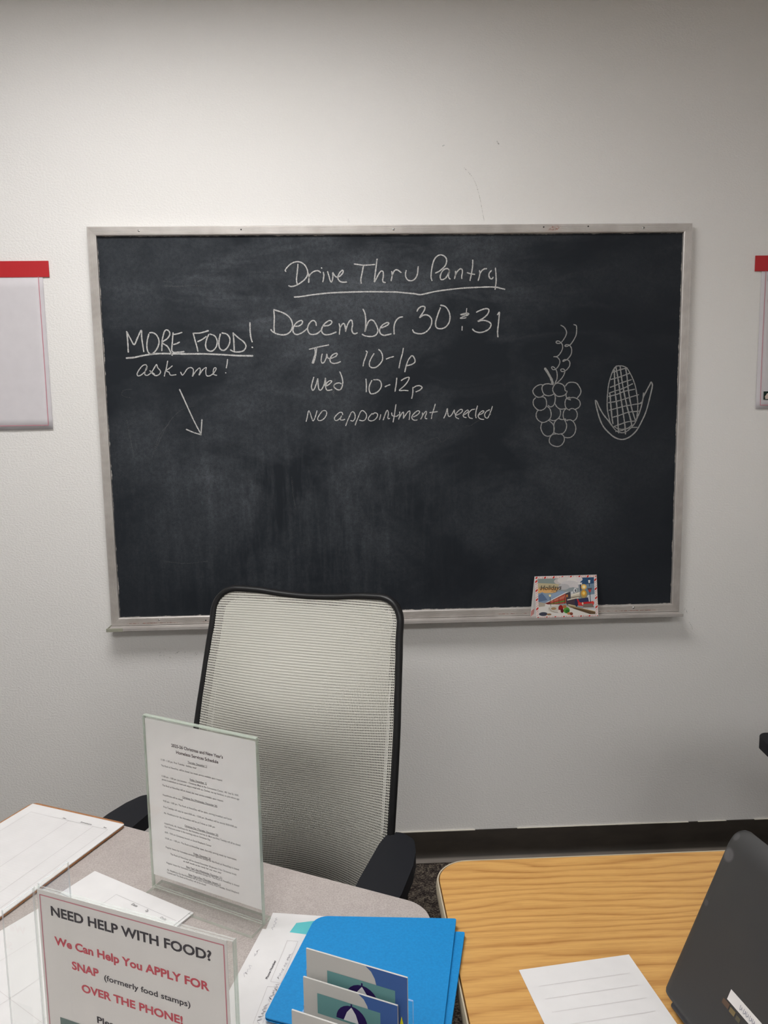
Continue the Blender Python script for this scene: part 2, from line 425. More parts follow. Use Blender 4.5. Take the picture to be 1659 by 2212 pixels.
# cove baseboard
def baseboard(name, p, q, nrm):
    """extrude the cove profile from p to q; nrm points into the room"""
    prof = [(0, 0), (.021, 0), (.0225, .0025), (.016, .0065), (.0095, .013), (.0055, .022), (.004, .034), (.004, .1012), (.003, .1037), (0, .1037)]
    p, q, nrm = Vector(p), Vector(q), Vector(nrm); bm = bmesh.new()
    A = [bm.verts.new(p+nrm*a+Vector((0, 0, b))) for a, b in prof]; B = [bm.verts.new(q+nrm*a+Vector((0, 0, b))) for a, b in prof]
    n = len(prof)
    for i in range(n): bm.faces.new((A[i], A[(i+1) % n], B[(i+1) % n], B[i]))
    bm.faces.new(A); bm.faces.new(B[::-1]); bmesh.ops.recalc_face_normals(bm, faces=bm.faces[:])
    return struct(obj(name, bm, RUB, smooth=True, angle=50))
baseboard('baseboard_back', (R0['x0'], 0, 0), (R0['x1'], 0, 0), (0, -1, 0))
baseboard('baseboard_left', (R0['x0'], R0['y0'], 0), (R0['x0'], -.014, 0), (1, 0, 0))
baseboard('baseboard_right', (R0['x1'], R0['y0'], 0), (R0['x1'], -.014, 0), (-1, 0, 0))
# uneven line of pale paint and caulk left along the top of the baseboard
bm = bmesh.new(); x = R0['x0']
while x < R0['x1']:
    w = random.uniform(.03, .16)
    if random.random() < .72: box(bm, (x, -.0042-random.uniform(0, .0012), .1034), (x+w, 0, .1034+random.uniform(.0008, .0026)))
    x += w
struct(obj('trim_1', bm, plain('dried_caulk', rgb(226, 220, 208), .6)))
# scuffs on the back wall
wall_back = bpy.data.objects['wall_back']
bm = bmesh.new()
fw3 = lambda a, b: (a, -.0006, b)
for k in range(26):
    x = -.80+.27*random.random()**.9; z = .745+random.gauss(0, .006)
    ribbon(bm, [(x, z), (x+random.uniform(-.006, .008), z+random.uniform(-.006, .006))], random.uniform(.0005, .0011), fw3)
ribbon(bm, [(.315, 2.31), (.320, 2.302)], .002, fw3); ribbon(bm, [(.150, 2.297), (.156, 2.30)], .0016, fw3)
for k in range(5):
    x = .93+random.random()*.08; z = .77+random.random()*.08
    ribbon(bm, [(x, z), (x+.004, z+random.uniform(-.02, .02))], .0009, fw3)
obj('scuff_marks', bm, m_chalk('grey_scuff', rgb(136, 132, 126), .42, .90, 400), wall_back)
bm = bmesh.new()
ribbon(bm, [(.215, 2.235), (.245, 2.20), (.262, 2.15), (.272, 2.10), (.276, 2.08)], .0008, fw3)
obj('scuff_mark', bm, m_chalk('tan_scuff', rgb(206, 196, 180), .42, .9, 300), wall_back)

# ------------------------------------------------------------------ chalkboard
BX, BZ, BH = .9143, .8468, 1.218                       # outer half width, bottom, height
cb = tag(empty('chalkboard', (0, 0, BZ)), 'wide black chalkboard in an aluminium frame with handwritten pantry hours', 'chalkboard')
bm = bmesh.new(); box(bm, (-.8925, -.012, .0252), (.8925, -.002, 1.1935))
for f in bm.faces: pass
pn = obj('writing_panel', bm, BOARD, cb)
pn.location = (0, 0, .0268)                              # material is laid out from the panel's lower edge
for v in pn.data.vertices: v.co.z -= .0268
# ribbed frame profile: (across, out)
FW_ = .0262
prof = [(0, .0)]
prof += [(0, .020), (.0015, .0225)]
for k in range(7):
    a = .003+k*.0028
    prof += [(a, .0225), (a+.0010, .0225), (a+.0014, .0214), (a+.0024, .0214)]
prof += [(.0236, .0222), (.0262, .0205), (.0262, .0125), (.0262, 0)]
def rail(name, a0, a1, horiz, side, parent):
    """mitred length of frame; across runs inward from the outer edge"""
    bm = bmesh.new(); A = []; B = []
    for c, o in prof:
        if horiz:
            z = BH-c if side > 0 else c
            A.append(bm.verts.new((a0+c, -o-.0005, z))); B.append(bm.verts.new((a1-c, -o-.0005, z)))
        else:
            x = (BX-c)*side
            A.append(bm.verts.new((x, -o-.0005, a0+c))); B.append(bm.verts.new((x, -o-.0005, a1-c)))
    n = len(prof)
    for i in range(n): bm.faces.new((A[i], A[(i+1) % n], B[(i+1) % n], B[i]))
    bm.faces.new(A); bm.faces.new(B[::-1]); bmesh.ops.recalc_face_normals(bm, faces=bm.faces[:])
    return obj(name, bm, ALU, parent)
rt = rail('frame_rail', -BX, BX, True, 1, cb)
rb = rail('frame_rail', -BX, BX, True, -1, cb)
rl = rail('frame_stile', 0, BH, False, -1, cb)
rail('frame_stile', 0, BH, False, 1, cb)
def screw(x, z, parent):
    bm = bmesh.new(); y = -.0215
    ball(bm, (x, y, z), .0042, (1, .55, 1), 14, 8)
    for q in (0, PI/2):
        m = Matrix.Translation((x, y-.0022, z)) @ Matrix.Rotation(q+.4, 4, 'Y'); box(bm, (-.0022, -.0004, -.0004), (.0022, .0004, .0004), mat=m, mi=1)
    obj('screw', bm, [STEEL, DARKMETAL], parent, smooth=True)
for x, z in ((-.7613, 1.2045), (-.0025, 1.2045), (.7625, 1.2045)): screw(x, z, rt)
for x, z in ((-.7637, .0165), (.0018, .0165), (.7621, .0165)): screw(x, z, rb)
for x, z in ((-.4588, 1.2065), (.4541, 1.2085), (.5907, 1.210), (-.6169, .0115)):
    bm = bmesh.new(); cyl(bm, (x, -.0205, z), (x, -.0232, z), .0021, seg=12)
    obj('screw_hole', bm, plain('empty_hole', (.01, .01, .01, 1), .9), rt if z > .5 else rb)
bm = bmesh.new(); fr = lambda a, b: (a, -.0233, b-BZ)
for k in range(7): ribbon(bm, [(.468+k*.004, 2.046), (.482+k*.004, 2.058)], .0012, fr)
for k in range(14):
    x = random.uniform(.3, .80); ribbon(bm, [(x, .8545), (x+random.uniform(.02, .07), .8545)], .0009, fr)
    x = random.uniform(-.88, -.5); ribbon(bm, [(x, .8545), (x+random.uniform(.02, .08), .8545)], .0009, fr)
obj('chalk_dust', bm, m_chalk('orange_chalk_dust', rgb(222, 150, 122), .42, .85, 160), cb)
# narrow chalk tray with a lipped front edge
tr = bmesh.new()
tp = [(-.0005, -.0005), (-.0005, -.004), (-.050, -.0075), (-.0575, -.0075), (-.0585, -.0065), (-.0585, .0012), (-.0575, .0018), (-.0565, .0012), (-.0560, -.0040), (-.050, -.0045), (-.024, -.0015), (-.0235, -.0005)]
A = [tr.verts.new((-.9166, y, z)) for y, z in tp]; B = [tr.verts.new((.9117, y, z)) for y, z in tp]
for i in range(len(tp)): tr.faces.new((A[i], A[(i+1) % len(tp)], B[(i+1) % len(tp)], B[i]))
tr.faces.new(A); tr.faces.new(B[::-1]); bmesh.ops.recalc_face_normals(tr, faces=tr.faces[:])
trayo = obj('chalk_tray', tr, ALU, cb)
bm = bmesh.new(); box(bm, (-.9185, -.060, -.0082), (-.868, -.0565, .0024), .0006); box(bm, (-.9185, -.060, -.0082), (-.9166, -.001, .0016), .0004)
obj('end_cap', bm, plain('aged_aluminium', rgb(176, 176, 160), .5, .4), trayo)
# chalk writing
fb = lambda a, b: (a/1e4, -.0126, b/1e4-BZ)
STROKES = {'title':[[2.18,-3304,19328,-3317,19375,-3240,19471,-3133,19558,-3016,19604,-2889,19607,-2775,19555,-2693,19463,-2645,19319,-2670,19186,-2746,19084,-2854,19002,-2973,18931,-3090,18891,-3174,18888,-3227,18909],[2.18,-2933,19536,-2949,19383,-2975,19198,-2989,19075,-2972,18952],[2.18,-2635,19298,-2613,19175,-2622,19000],[2.18,-2618,19134,-2562,19246,-2466,19317,-2359,19343,-2296,19326,-2255,19291],[2.18,-2171,19295,-2158,19212,-2171,19110,-2193,19013],[2.18,-2224,19430,-2216,19414],[2.18,-2043,19314,-2004,19191,-1975,19067,-1935,19005,-1901,19066,-1883,19190,-1885,19282,-1824,19189,-1772,19152,-1687,19168,-1590,19259,-1567,19331,-1598,19348,-1674,19280,-1729,19178,-1727,19096,-1669,19023,-1585,18998,-1468,19005],[2.18,-1224,19533,-1087,19512,-939,19494,-790,19499,-610,19512],[2.18,-950,19480,-996,19265,-1036,19080,-1028,18960],[2.18,-533,19672,-569,19426,-610,19159,-625,19004,-586,19056,-498,19220,-422,19312,-358,19301,-350,19177,-373,19054,-353,18992,-293,18979],[2.18,-93,19299,-84,19175,-114,19031],[2.18,-84,19175,-29,19298,29,19349,99,19339,194,19272],[2.46,-3068,18572,-2867,18586,-2484,18639,-2017,18682,-1592,18699,-1166,18709,-741,18710,-315,18702,27,18693,326,18665,603,18636,764,18609,946,18639,1268,18704,1698,18757,2127,18795,2558,18812,2902,18819,3118,18807,3258,18774,3377,18746],[2.18,348,19326,326,19223,340,19131,392,19052,467,19026,552,19036,638,19107,693,19231,716,19437],[2.18,1136,19025,1108,19124,1120,19289,1154,19475,1208,19639,1295,19741,1401,19781,1508,19750,1576,19677,1588,19585,1549,19472,1463,19379,1356,19298,1248,19247],[2.18,1676,19264,1645,19357,1559,19373,1463,19307,1398,19184,1397,19081,1450,19049,1547,19090,1633,19213,1677,19337,1644,19161,1665,19089,1697,19068],[2.18,1859,19294,1858,19211,1830,19077],[2.18,1847,19160,1912,19283,1987,19355,2052,19354,2073,19282,2051,19158,2051,19075],[2.18,2390,19620,2384,19445,2352,19238,2304,19017],[2.18,2223,19250,2319,19218,2448,19196],[2.18,2598,19309,2609,19216,2588,19112,2556,19015],[2.18,2609,19216,2663,19298,2738,19355,2813,19363],[2.18,2964,19306,2899,19234,2889,19141,2932,19068,2986,19063,3018,19109],[2.18,3088,19377,3104,19191,3111,19004,3094,18859,3077,18745]],'date':[[2.32,-3704,18195,-3696,17969,-3713,17709,-3710,17536],[2.32,-3812,17613,-3759,17547,-3628,17481,-3475,17451,-3342,17467,-3229,17541,-3163,17660,-3155,17790,-3206,17931,-3323,18051,-3475,18128,-3605,18173,-3703,18206],[2.32,-3069,17702,-2958,17712,-2868,17770,-2844,17841,-2887,17874,-2977,17842,-3067,17767,-3126,17660,-3140,17551,-3087,17475,-3010,17457,-2921,17484,-2808,17548,-2706,17633],[2.32,-2427,17717,-2436,17804,-2490,17865,-2556,17860,-2636,17785,-2690,17666,-2680,17546,-2622,17470,-2523,17451,-2411,17478,-2276,17575],[2.32,-2195,17704,-2073,17714,-1983,17756,-1948,17821,-1991,17865,-2070,17844,-2182,17758,-2256,17639,-2266,17542,-2212,17465,-2124,17438,-1990,17456,-1829,17515],[2.32,-1728,17764,-1708,17644,-1728,17449],[2.32,-1709,17634,-1639,17741,-1579,17769,-1551,17708,-1533,17534],[2.32,-1533,17556,-1473,17729,-1393,17858,-1337,17853,-1318,17727,-1343,17597,-1312,17488,-1245,17459,-1178,17486],[2.32,-986,18190,-933,18070,-910,17897,-918,17701,-943,17527],[2.32,-932,17549,-884,17701,-815,17831,-737,17869,-649,17818,-573,17676,-542,17545,-588,17436,-678,17383,-812,17373,-946,17396,-1023,17441],[2.32,-429,17631,-339,17662,-238,17716,-204,17770,-270,17781,-405,17707,-485,17588,-476,17479,-388,17408,-276,17411,-141,17442],[2.32,-43,17441,-47,17605,-28,17735,30,17854,120,17930,221,17950],[2.32,669,18120,714,18195,804,18253,893,18252,915,18204,858,18085,745,17923,846,17987,958,18004,1059,17953,1118,17854,1108,17723,1044,17593,931,17485,797,17438,662,17448,562,17489,529,17555],[2.32,1389,18210,1328,18059,1271,17896,1236,17744,1258,17634,1336,17585,1448,17589,1561,17642,1651,17761,1686,17914,1664,18055,1597,18187,1508,18263,1397,18286],[2.32,2506,18069,2595,18111,2730,18160,2843,18168,2892,18119,2843,18000,2708,17881,2551,17796,2708,17820,2843,17792,2945,17726,2945,17638,2866,17540,2731,17476,2596,17456,2460,17490,2382,17557],[2.32,3158,17986,3214,18062,3204,17920,3182,17679,3160,17482,3172,17317],[1.64,2203,18181,2191,18083,2180,17985],[1.64,2011,18002,2101,18029,2214,18043,2270,18017,2213,17974,2101,17942,2000,17893,2078,17888,2180,17904],[1.64,2023,17993,2124,17996,2236,18000],[1.64,2060,17648,2055,17527]],'tuesday':[[2.05,-2656,17007,-2533,17038,-2354,17080,-2064,17131],[2.05,-2489,17027,-2482,16885,-2531,16732,-2579,16590],[2.05,-2434,17026,-2460,16862,-2498,16709,-2546,16583],[2.05,-2267,16860,-2296,16751,-2304,16641,-2267,16586,-2211,16618,-2152,16727,-2126,16858,-2107,16759,-2052,16721,-1940,16746,-1838,16800,-1808,16865,-1859,16877,-1960,16823,-2025,16726,-2021,16627,-1944,16575,-1832,16580,-1708,16623],[2.05,-920,16936,-887,16898,-934,16756,-993,16603,-1018,16482],[2.05,-675,16852,-767,16710,-821,16579,-816,16479,-739,16428,-626,16439,-513,16520,-421,16651,-414,16794,-462,16915,-528,16975],[2.05,-297,16686,-196,16725,-72,16756],[2.05,234,17005,199,16830,140,16633,92,16412],[2.05,479,16772,387,16652,318,16476,271,16289],[2.05,340,16476,476,16507,578,16572,590,16649,535,16760,479,16772]],'wednesday':[[2.05,-2546,16160,-2588,16028,-2625,15874,-2590,15763,-2533,15817,-2473,15960,-2424,16114,-2418,15937,-2399,15804,-2355,15764,-2287,15825,-2216,15979,-2189,16133,-2182,16001,-2196,15890,-2105,15922,-2014,15998,-2002,16038,-2069,16043,-2149,15978,-2189,15868,-2154,15768,-2087,15756,-1997,15777],[2.05,-1738,16315,-1685,16171,-1655,16015,-1681,15861,-1739,15773,-1829,15774,-1917,15842,-1926,15909,-1858,15963,-1757,15977,-1701,15950],[2.05,-936,16083,-928,15895,-936,15695],[2.05,-757,16036,-827,15893,-845,15760,-809,15649,-730,15630,-617,15668,-514,15756,-460,15877,-488,16000,-565,16056,-700,16058],[2.05,-344,15842,-276,15875,-196,15902],[2.05,20,16104,-5,15904,-42,15693],[2.05,155,16024,268,16089,392,16121,380,16032,266,15878,94,15725,241,15723,365,15710],[2.05,513,15808,516,15697,499,15563,476,15474],[2.05,513,15786,627,15851,740,15854,800,15804,738,15727,613,15673]],'appointment':[[1.77,-2819,14811,-2787,14924,-2734,15131,-2688,15073,-2645,14921,-2609,14826,-2560,14882,-2509,15014,-2473,15136],[1.77,-2316,15115,-2405,15003,-2455,14909,-2447,14846,-2371,14832,-2275,14878,-2196,14981,-2175,15075,-2211,15132,-2287,15133,-2345,15087],[1.77,-1681,15001,-1699,15068,-1775,15069,-1872,14995,-1935,14910,-1923,14834,-1857,14830,-1779,14880,-1710,14973,-1751,14889,-1742,14841,-1666,14840,-1618,14858],[1.77,-1413,15063,-1483,14922,-1543,14790,-1593,14662],[1.77,-1423,15054,-1355,15087,-1300,15005,-1302,14882,-1361,14803,-1437,14817],[1.77,-1146,15040,-1216,14880,-1266,14767,-1297,14676],[1.77,-1146,15050,-1078,15119,-993,15076,-937,14971,-978,14848,-1065,14802,-1160,14826],[1.77,-764,15025,-852,14931,-886,14856,-854,14808,-768,14797,-672,14843,-603,14937,-602,15013,-678,15043,-746,15002],[1.77,-497,14983,-514,14907,-538,14832],[1.77,-353,15019,-383,14924,-423,14820],[1.77,-373,14943,-314,15094,-275,15103,-257,15017,-278,14885,-250,14856,-221,14865],[1.77,-18,15288,-45,15128,-76,14938,-114,14753],[1.77,-156,15035,-143,14958,-77,14929,0,14928,58,14974],[1.77,95,15059,94,14955,60,14832],[1.77,83,14879,162,15011,210,15052,219,14972,208,14858],[1.77,217,14867,296,14990,373,15074,412,15073,411,14988,390,14817],[1.77,525,14901,622,14947,709,15021,709,15074,642,15079,545,15005,477,14911,490,14835,562,14795,639,14804],[1.77,805,15020,804,14925,755,14830],[1.77,794,14906,853,15000,921,15066,930,14999,890,14895,900,14847,944,14837],[1.77,1211,15283,1162,15128,1112,14977,1086,14840],[1.77,1036,15026,1142,15034,1276,15051],[1.77,1477,14848,1536,14971,1585,15141,1594,15046,1613,14931,1651,14893,1709,14930,1768,15024,1806,15090,1816,15004,1864,14937,1970,14973,2057,15048,2048,15105,1980,15097,1893,15022,1844,14928,1863,14861,1941,14821],[1.77,2095,14933,2182,14980,2250,15045,2221,15084,2153,15037,2086,14943,2105,14876,2182,14850],[1.77,2453,15109,2356,15091,2269,15007,2250,14921,2288,14845,2375,14820],[1.77,2534,15207,2492,15051,2476,14918,2491,14838],[1.77,2569,14926,2666,14963,2733,15019,2714,15057,2627,15011,2559,14917,2579,14840,2646,14797,2733,14784],[1.77,2917,15083,2820,15037,2762,14942,2782,14856,2850,14826,2898,14902,2956,15035,3004,15186],[1.77,2936,15035,2933,14930]],'more_food':[[2.32,-8165,17601,-8152,17390,-8150,16990],[2.32,-8158,17588,-8064,17389,-7961,17213,-7849,17411,-7724,17633,-7724,17410,-7684,16997],[2.32,-7504,17519,-7566,17308,-7582,17109,-7546,16971,-7448,16927,-7329,17018,-7233,17179,-7212,17341,-7279,17492,-7389,17560,-7477,17556],[2.32,-7049,17551,-7111,17328,-7140,17016],[2.32,-7049,17564,-6982,17638,-6896,17599,-6876,17500,-6958,17376,-7115,17265,-6969,17151,-6900,17025,-6832,16874],[2.32,-6773,17548,-6805,17299,-6830,17000,-6650,16967,-6472,16983],[2.32,-6750,17498,-6623,17522,-6507,17558],[2.32,-6778,17199,-6688,17223,-6597,17267],[2.32,-6168,17529,-6116,17291,-6074,17116,-6054,16990],[2.32,-6168,17529,-5966,17534,-5710,17599],[2.32,-6041,17278,-5911,17339,-5781,17425],[2.32,-5702,17487,-5772,17338,-5811,17163,-5773,17037,-5674,16986,-5571,17022,-5477,17146,-5457,17309,-5527,17447,-5664,17499],[2.32,-5348,17495,-5393,17333,-5405,17158,-5367,17045,-5267,17006,-5162,17080,-5080,17229,-5074,17380,-5158,17493,-5296,17527],[2.32,-4959,17528,-4951,17278,-4949,17002],[2.32,-4954,17516,-4807,17377,-4647,17250,-4588,17123,-4657,16999,-4799,16955,-4951,16964,-5063,17016],[2.32,-4440,17822,-4444,17573,-4426,17372,-4393,17252],[2.32,-4404,17096,-4386,17081],[2.87,-8218,16811,-7995,16826,-7715,16880,-7385,16926,-7082,16932,-6753,16923,-6374,16914,-5868,16908,-5361,16881,-4854,16845,-4396,16832]],'ask_me':[[1.77,-7623,16482,-7630,16595,-7732,16584,-7852,16460,-7922,16335,-7888,16272,-7771,16320,-7637,16457,-7607,16557,-7678,16407,-7684,16307,-7596,16293,-7463,16405,-7326,16604,-7293,16516,-7210,16401,-7266,16301,-7394,16283,-7538,16426,-7392,16315],[1.77,-6979,16708,-7028,16500,-7072,16374,-7104,16254],[1.77,-6848,16560,-6927,16498,-7045,16412,-6958,16373,-6912,16284,-6747,16294],[1.77,-6604,16368,-6557,16279,-6491,16341,-6396,16466,-6292,16503,-6219,16451,-6224,16338,-6254,16237,-6146,16387,-6027,16487,-6005,16411,-6049,16272,-5927,16435,-5823,16497,-5841,16383,-5821,16257,-5719,16250,-5601,16330,-5519,16455,-5569,16486,-5610,16406,-5603,16292,-5515,16258],[1.77,-5164,16733,-5182,16602,-5213,16476],[1.77,-5239,16335,-5232,16325]],'arrow':[[2.18,-6661,15846,-6509,15471,-6319,14999,-6183,14698,-6066,14460],[2.18,-6024,14918,-6047,14695,-6075,14447],[2.18,-6516,14626,-6298,14528,-6075,14456]],'grapes':[[1.77,5135,17648,5240,17583,5308,17472,5310,17379,5254,17251,5170,17141,5095,17096,5009,17106,4999,17152,5055,17170,5132,17132,5191,17048,5196,16937,5137,16808,5043,16707,4919,16690,5024,16679,5101,16604,5118,16511,5075,16400,5000,16317,4914,16294,4860,16347,4884,16387,4952,16355,5010,16270,5040,16158,5033,16008,4977,15878],[1.77,5543,17662,5620,17625,5632,17487,5615,17339,5532,17174,5439,17055,5325,17000,5271,17020,5324,17056,5420,17031,5479,16934,5484,16822,5444,16711,5350,16610,5236,16547,5213,16565,5273,16598,5369,16586,5428,16526,5429,16414,5354,16303,5260,16239,5173,16240,5153,16296,5220,16314,5278,16266,5261,16155,5186,16025,5072,15914,4977,15859],[1.77,4594,15827,4498,15838,4365,15774,4280,15663,4310,15550,4406,15464,4522,15453,4626,15517],[1.77,4901,15832,4766,15862,4632,15841,4566,15752,4587,15621,4655,15526,4771,15490,4886,15513,4962,15568],[1.77,4996,15868,4921,15766,4907,15654,4962,15550,5059,15473,5175,15471,5289,15507,5356,15591,5355,15629],[1.77,4996,15868,5092,15876,5208,15837,5276,15761,5297,15658,5326,15629],[1.77,5305,15780,5380,15872,5495,15899,5649,15869,5747,15755,5797,15641,5780,15529,5686,15407],[1.77,4368,15436,4302,15362,4293,15249,4352,15135,4468,15048,4593,15056,4688,15130,4716,15243,4695,15375,4627,15451,4541,15462],[1.77,4962,15550,4992,15427,4975,15276,4919,15173,4833,15146,4765,15195],[1.77,5327,15554,5339,15441,5388,15383,5475,15354],[1.77,5444,15439,5349,15403,5302,15290,5314,15158,5373,15072,5451,15033],[1.77,5426,15402,5541,15428,5657,15398,5755,15322,5786,15208,5739,15114,5634,15059],[1.77,4985,15239,5044,15143,5142,15076,5257,15074,5334,15101],[1.77,4439,15039,4392,14945,4403,14813,4491,14707,4607,14662,4722,14694,4818,14768,4865,14881,4844,15033,4785,15128,4736,15157],[1.77,5142,15066,5163,14952,5126,14820,5030,14737,4934,14714,4828,14749],[1.77,5334,15082,5268,15008,5245,14875,5281,14761,5388,14703],[1.77,5450,15062,5546,15083,5644,15030,5694,14925,5686,14812,5629,14727,5572,14700],[1.77,4578,14658,4541,14526,4571,14393,4650,14277,4766,14228,4882,14264,4958,14367,4966,14500,4916,14615,4799,14721],[1.77,5030,14737,4964,14633,4957,14481,4968,14348,5056,14299,5152,14288,5268,14324,5344,14437,5361,14570,5321,14685,5281,14742],[1.77,5107,14783,5204,14743,5329,14760],[1.77,5359,14722,5475,14730,5572,14671,5642,14547,5654,14413,5608,14280,5503,14187,5387,14170,5309,14190],[1.77,5056,14299,4920,14282,4835,14188,4817,14065,4876,13968,5003,13909,5119,13903,5225,13962,5291,14076,5289,14190,5230,14268,5152,14297],[4.44,4656,16331,4724,16236,4802,16105,4870,15973,4904,15851]],'corn':[[1.91,7048,16384,6956,16383,6886,16359,6810,16250,6763,16140,6710,15961,6672,15782,6651,15575,6640,15297,6652,15046,6700,14822,6754,14626,6843,14484,6961,14356,7105,14304,7220,14309,7305,14350,7473,14502,7583,14669,7607,14836,7623,15032,7617,15255,7582,15492,7526,15757,7434,15993,7329,16188,7241,16313,7140,16369,7048,16387],[1.91,6790,16188,6917,16228,7058,16274,7255,16313],[1.91,6746,15968,6922,16014,7133,16080,7337,16153],[1.91,6730,15726,6899,15786,7124,15873,7392,15952],[1.91,6691,15546,6903,15613,7157,15692,7438,15827],[1.91,6686,15442,6934,15501,7188,15595,7507,15653],[1.91,6684,15248,6939,15286,7222,15365,7640,15484],[1.91,6710,15011,6944,15070,7256,15142,7726,15212],[1.91,6808,14786,7035,14845,7319,14939,7654,14968],[1.91,6872,14498,7070,14564,7298,14638,7569,14662],[1.91,6872,14498,7017,14425,7189,14408,7331,14448,7457,14544],[1.91,6933,14342,7104,14367,7331,14434,7474,14460,7617,14460],[2.46,6720,15532,6747,15296,6774,15045,6808,14765,6841,14596],[2.46,6845,16263,6857,16056,6871,15779,6898,15502,6941,15223,6976,14944,6997,14664,7017,14425,7034,14298],[2.46,6900,16331,6949,16096,6997,15847,7039,15597,7088,15318,7138,15039,7187,14759,7229,14506,7250,14260],[2.46,7027,16378,7061,16150,7102,15901,7159,15623,7223,15344,7286,15093,7356,14868,7419,14657,7452,14488],[2.46,7198,16341,7247,16092,7282,15815,7325,15537,7382,15258,7438,15035,7507,14824,7554,14697],[2.32,6262,15324,6287,15177,6340,14981,6417,14743,6528,14517,6690,14332,6879,14174,7053,14101,7197,14091,7339,14138,7480,14235,7619,14387,7756,14638,7877,14916,7955,15194,8018,15472,8068,15721,8066,15805,8028,15867,7981,15778,7886,15599,7792,15392,7742,15142,7663,14877,7582,14697],[2.32,6262,15324,6313,15288,6387,15120,6520,14895,6682,14697,6814,14527],[2.32,7795,15531,7785,15392,7760,15267,7711,15226]],'faint':[[1.77,-6967,18934,-6551,18922,-6133,18935,-5757,18924],[1.77,-6981,19077,-6878,19056,-6753,19042],[1.23,-8119,15866,-8331,15857,-8421,15752,-8363,15659,-8133,15621],[1.23,-8318,14988,-8276,14603,-8213,14216,-8152,13785],[1.23,-6260,15339,-6649,15218,-7006,14882,-7286,14415,-7619,13776],[1.02,-2374,17208,-1972,17288,-1570,17360,-1190,17465,-630,17589],[3.41,-1888,16129,-1914,15975,-1941,15776,-1956,15598],[2.05,-1877,15608,-1844,15586,-1810,15596],[1.36,2162,14598,2317,14596,2453,14689,2608,14773],[1.36,-7401,10495,-6753,10421,-6025,10478],[1.36,615,14012,1054,14178,1273,14247,1418,14100,1711,14341],[1.36,-3320,13097,-3294,12513,-3206,12072],[1.36,-7580,13895,-7337,14462,-7036,14812],[1.36,5710,13221,5725,13206],[1.36,-1385,20846,-1359,20752]]}
names = dict(title='chalk_lettering', date='chalk_lettering', tuesday='chalk_lettering', wednesday='chalk_lettering', appointment='chalk_lettering',
             more_food='chalk_lettering', ask_me='chalk_lettering', arrow='chalk_arrow', grapes='chalk_drawing', corn='chalk_drawing')
lab = dict(title='chalk words Drive Thru Pantry', date='chalk words December 30 & 31', tuesday='chalk words Tue 10-1p', wednesday='chalk words Wed 10-12p',
           appointment='chalk words No appointment needed', more_food='underlined chalk words MORE FOOD!', ask_me='chalk words ask me!', arrow='chalk arrow pointing down',
           grapes='chalk drawing of a bunch of grapes', corn='chalk drawing of an ear of corn')
def chalk(name, L, m, label=None):
    bm = bmesh.new()
    for st in L: ribbon(bm, list(zip(st[1::2], st[2::2])), st[0]*10*.84, fb, .18, step=7)
    o = obj(name, bm, m, cb)
    if label: o['label'] = label
for g, L in STROKES.items():
    if g == 'faint':
        for st in L: chalk('chalk_smear', [st], CHALK_SOFT)
    elif g in ('grapes', 'corn', 'arrow'):
        chalk(names[g], L, CHALK if g == 'arrow' else CHALK_DIM, lab[g])
    else:          # one part per written word
        word = []; right = None
        for st in sorted(L, key=lambda q: min(q[1::2])):
            if word and min(st[1::2])-right > 190 and max(st[1::2])-min(st[1::2]) < 3000:
                chalk('chalk_word', word, CHALK); word = []; right = None
            word.append(st); right = max(st[1::2]) if right is None else max(right, max(st[1::2]))
        chalk('chalk_word', word, CHALK)

# ------------------------------------------------------------------ holiday card standing on the tray
gc = tag(empty('greeting_card', (.537, -.0505, .8428)), 'holiday greeting card with a red steam train standing on the chalkboard tray', 'card')
gc.rotation_euler = (0, 0, math.radians(1.5))
CW, CH = .203, .1335; lean = .024
def cardpt(u, v, off=0.0):     # u,v in 0..1 from the top left of the front
    return ((u-.5)*CW, lean*(1-v)-off, CH*(1-v))
bm = bmesh.new()
t = .0005
q = [cardpt(0, 0), cardpt(1, 0), cardpt(1, 1), cardpt(0, 1)]
fv = [bm.verts.new(p) for p in q]; bv = [bm.verts.new((p[0], p[1]+t, p[2])) for p in q]
bm.faces.new(fv); bm.faces.new(bv[::-1])
for i in range(4): bm.faces.new((fv[i], fv[(i+1) % 4], bv[(i+1) % 4], bv[i]))
bmesh.ops.recalc_face_normals(bm, faces=bm.faces[:])
obj('front_panel', bm, CARD, gc)
bm = bmesh.new()     # back panel, hinged along the top fold and set a little to the left at the foot
q = [(-CW/2, lean+.0006, CH), (CW/2, lean+.0006, CH), (CW/2-.012, .0265, .0005), (-CW/2-.0125, .0265, .0005)]
fv = [bm.verts.new(p) for p in q]; bv = [bm.verts.new((p[0], p[1]+t, p[2])) for p in q]
bm.faces.new(fv); bm.faces.new(bv[::-1])
for i in range(4): bm.faces.new((fv[i], fv[(i+1) % 4], bv[(i+1) % 4], bv[i]))
bmesh.ops.recalc_face_normals(bm, faces=bm.faces[:])
bk = obj('back_panel', bm, CARD, gc)
PAL = []; PI_ = {}
def ci(r, g, b):
    if (r, g, b) not in PI_: PI_[(r, g, b)] = len(PAL); PAL.append(ink(r, g, b))
    return PI_[(r, g, b)]
bm = bmesh.new(); lay = [0]
def cp(px, py, off=None):      # picture coordinates: 0..1300 x 0..835 over the whole front
    return cardpt(px/1300, py/835, off if off is not None else .0003+.00006*lay[0])
def patch(c, *pts):
    lay[0] += .12
    poly(bm, pts, cp, ci(*c))
def disc(c, x, y, rx, ry, n=18):
    patch(c, *[(x+rx*math.cos(2*PI*k/n), y+ry*math.sin(2*PI*k/n)) for k in range(n)])
def line(c, w, *pts, sm=False):
    lay[0] += .12
    ribbon(bm, list(pts), w/2, cp, 0, ci(*c), smooth=sm)
RED = (206, 58, 48); PINK = (232, 150, 140)
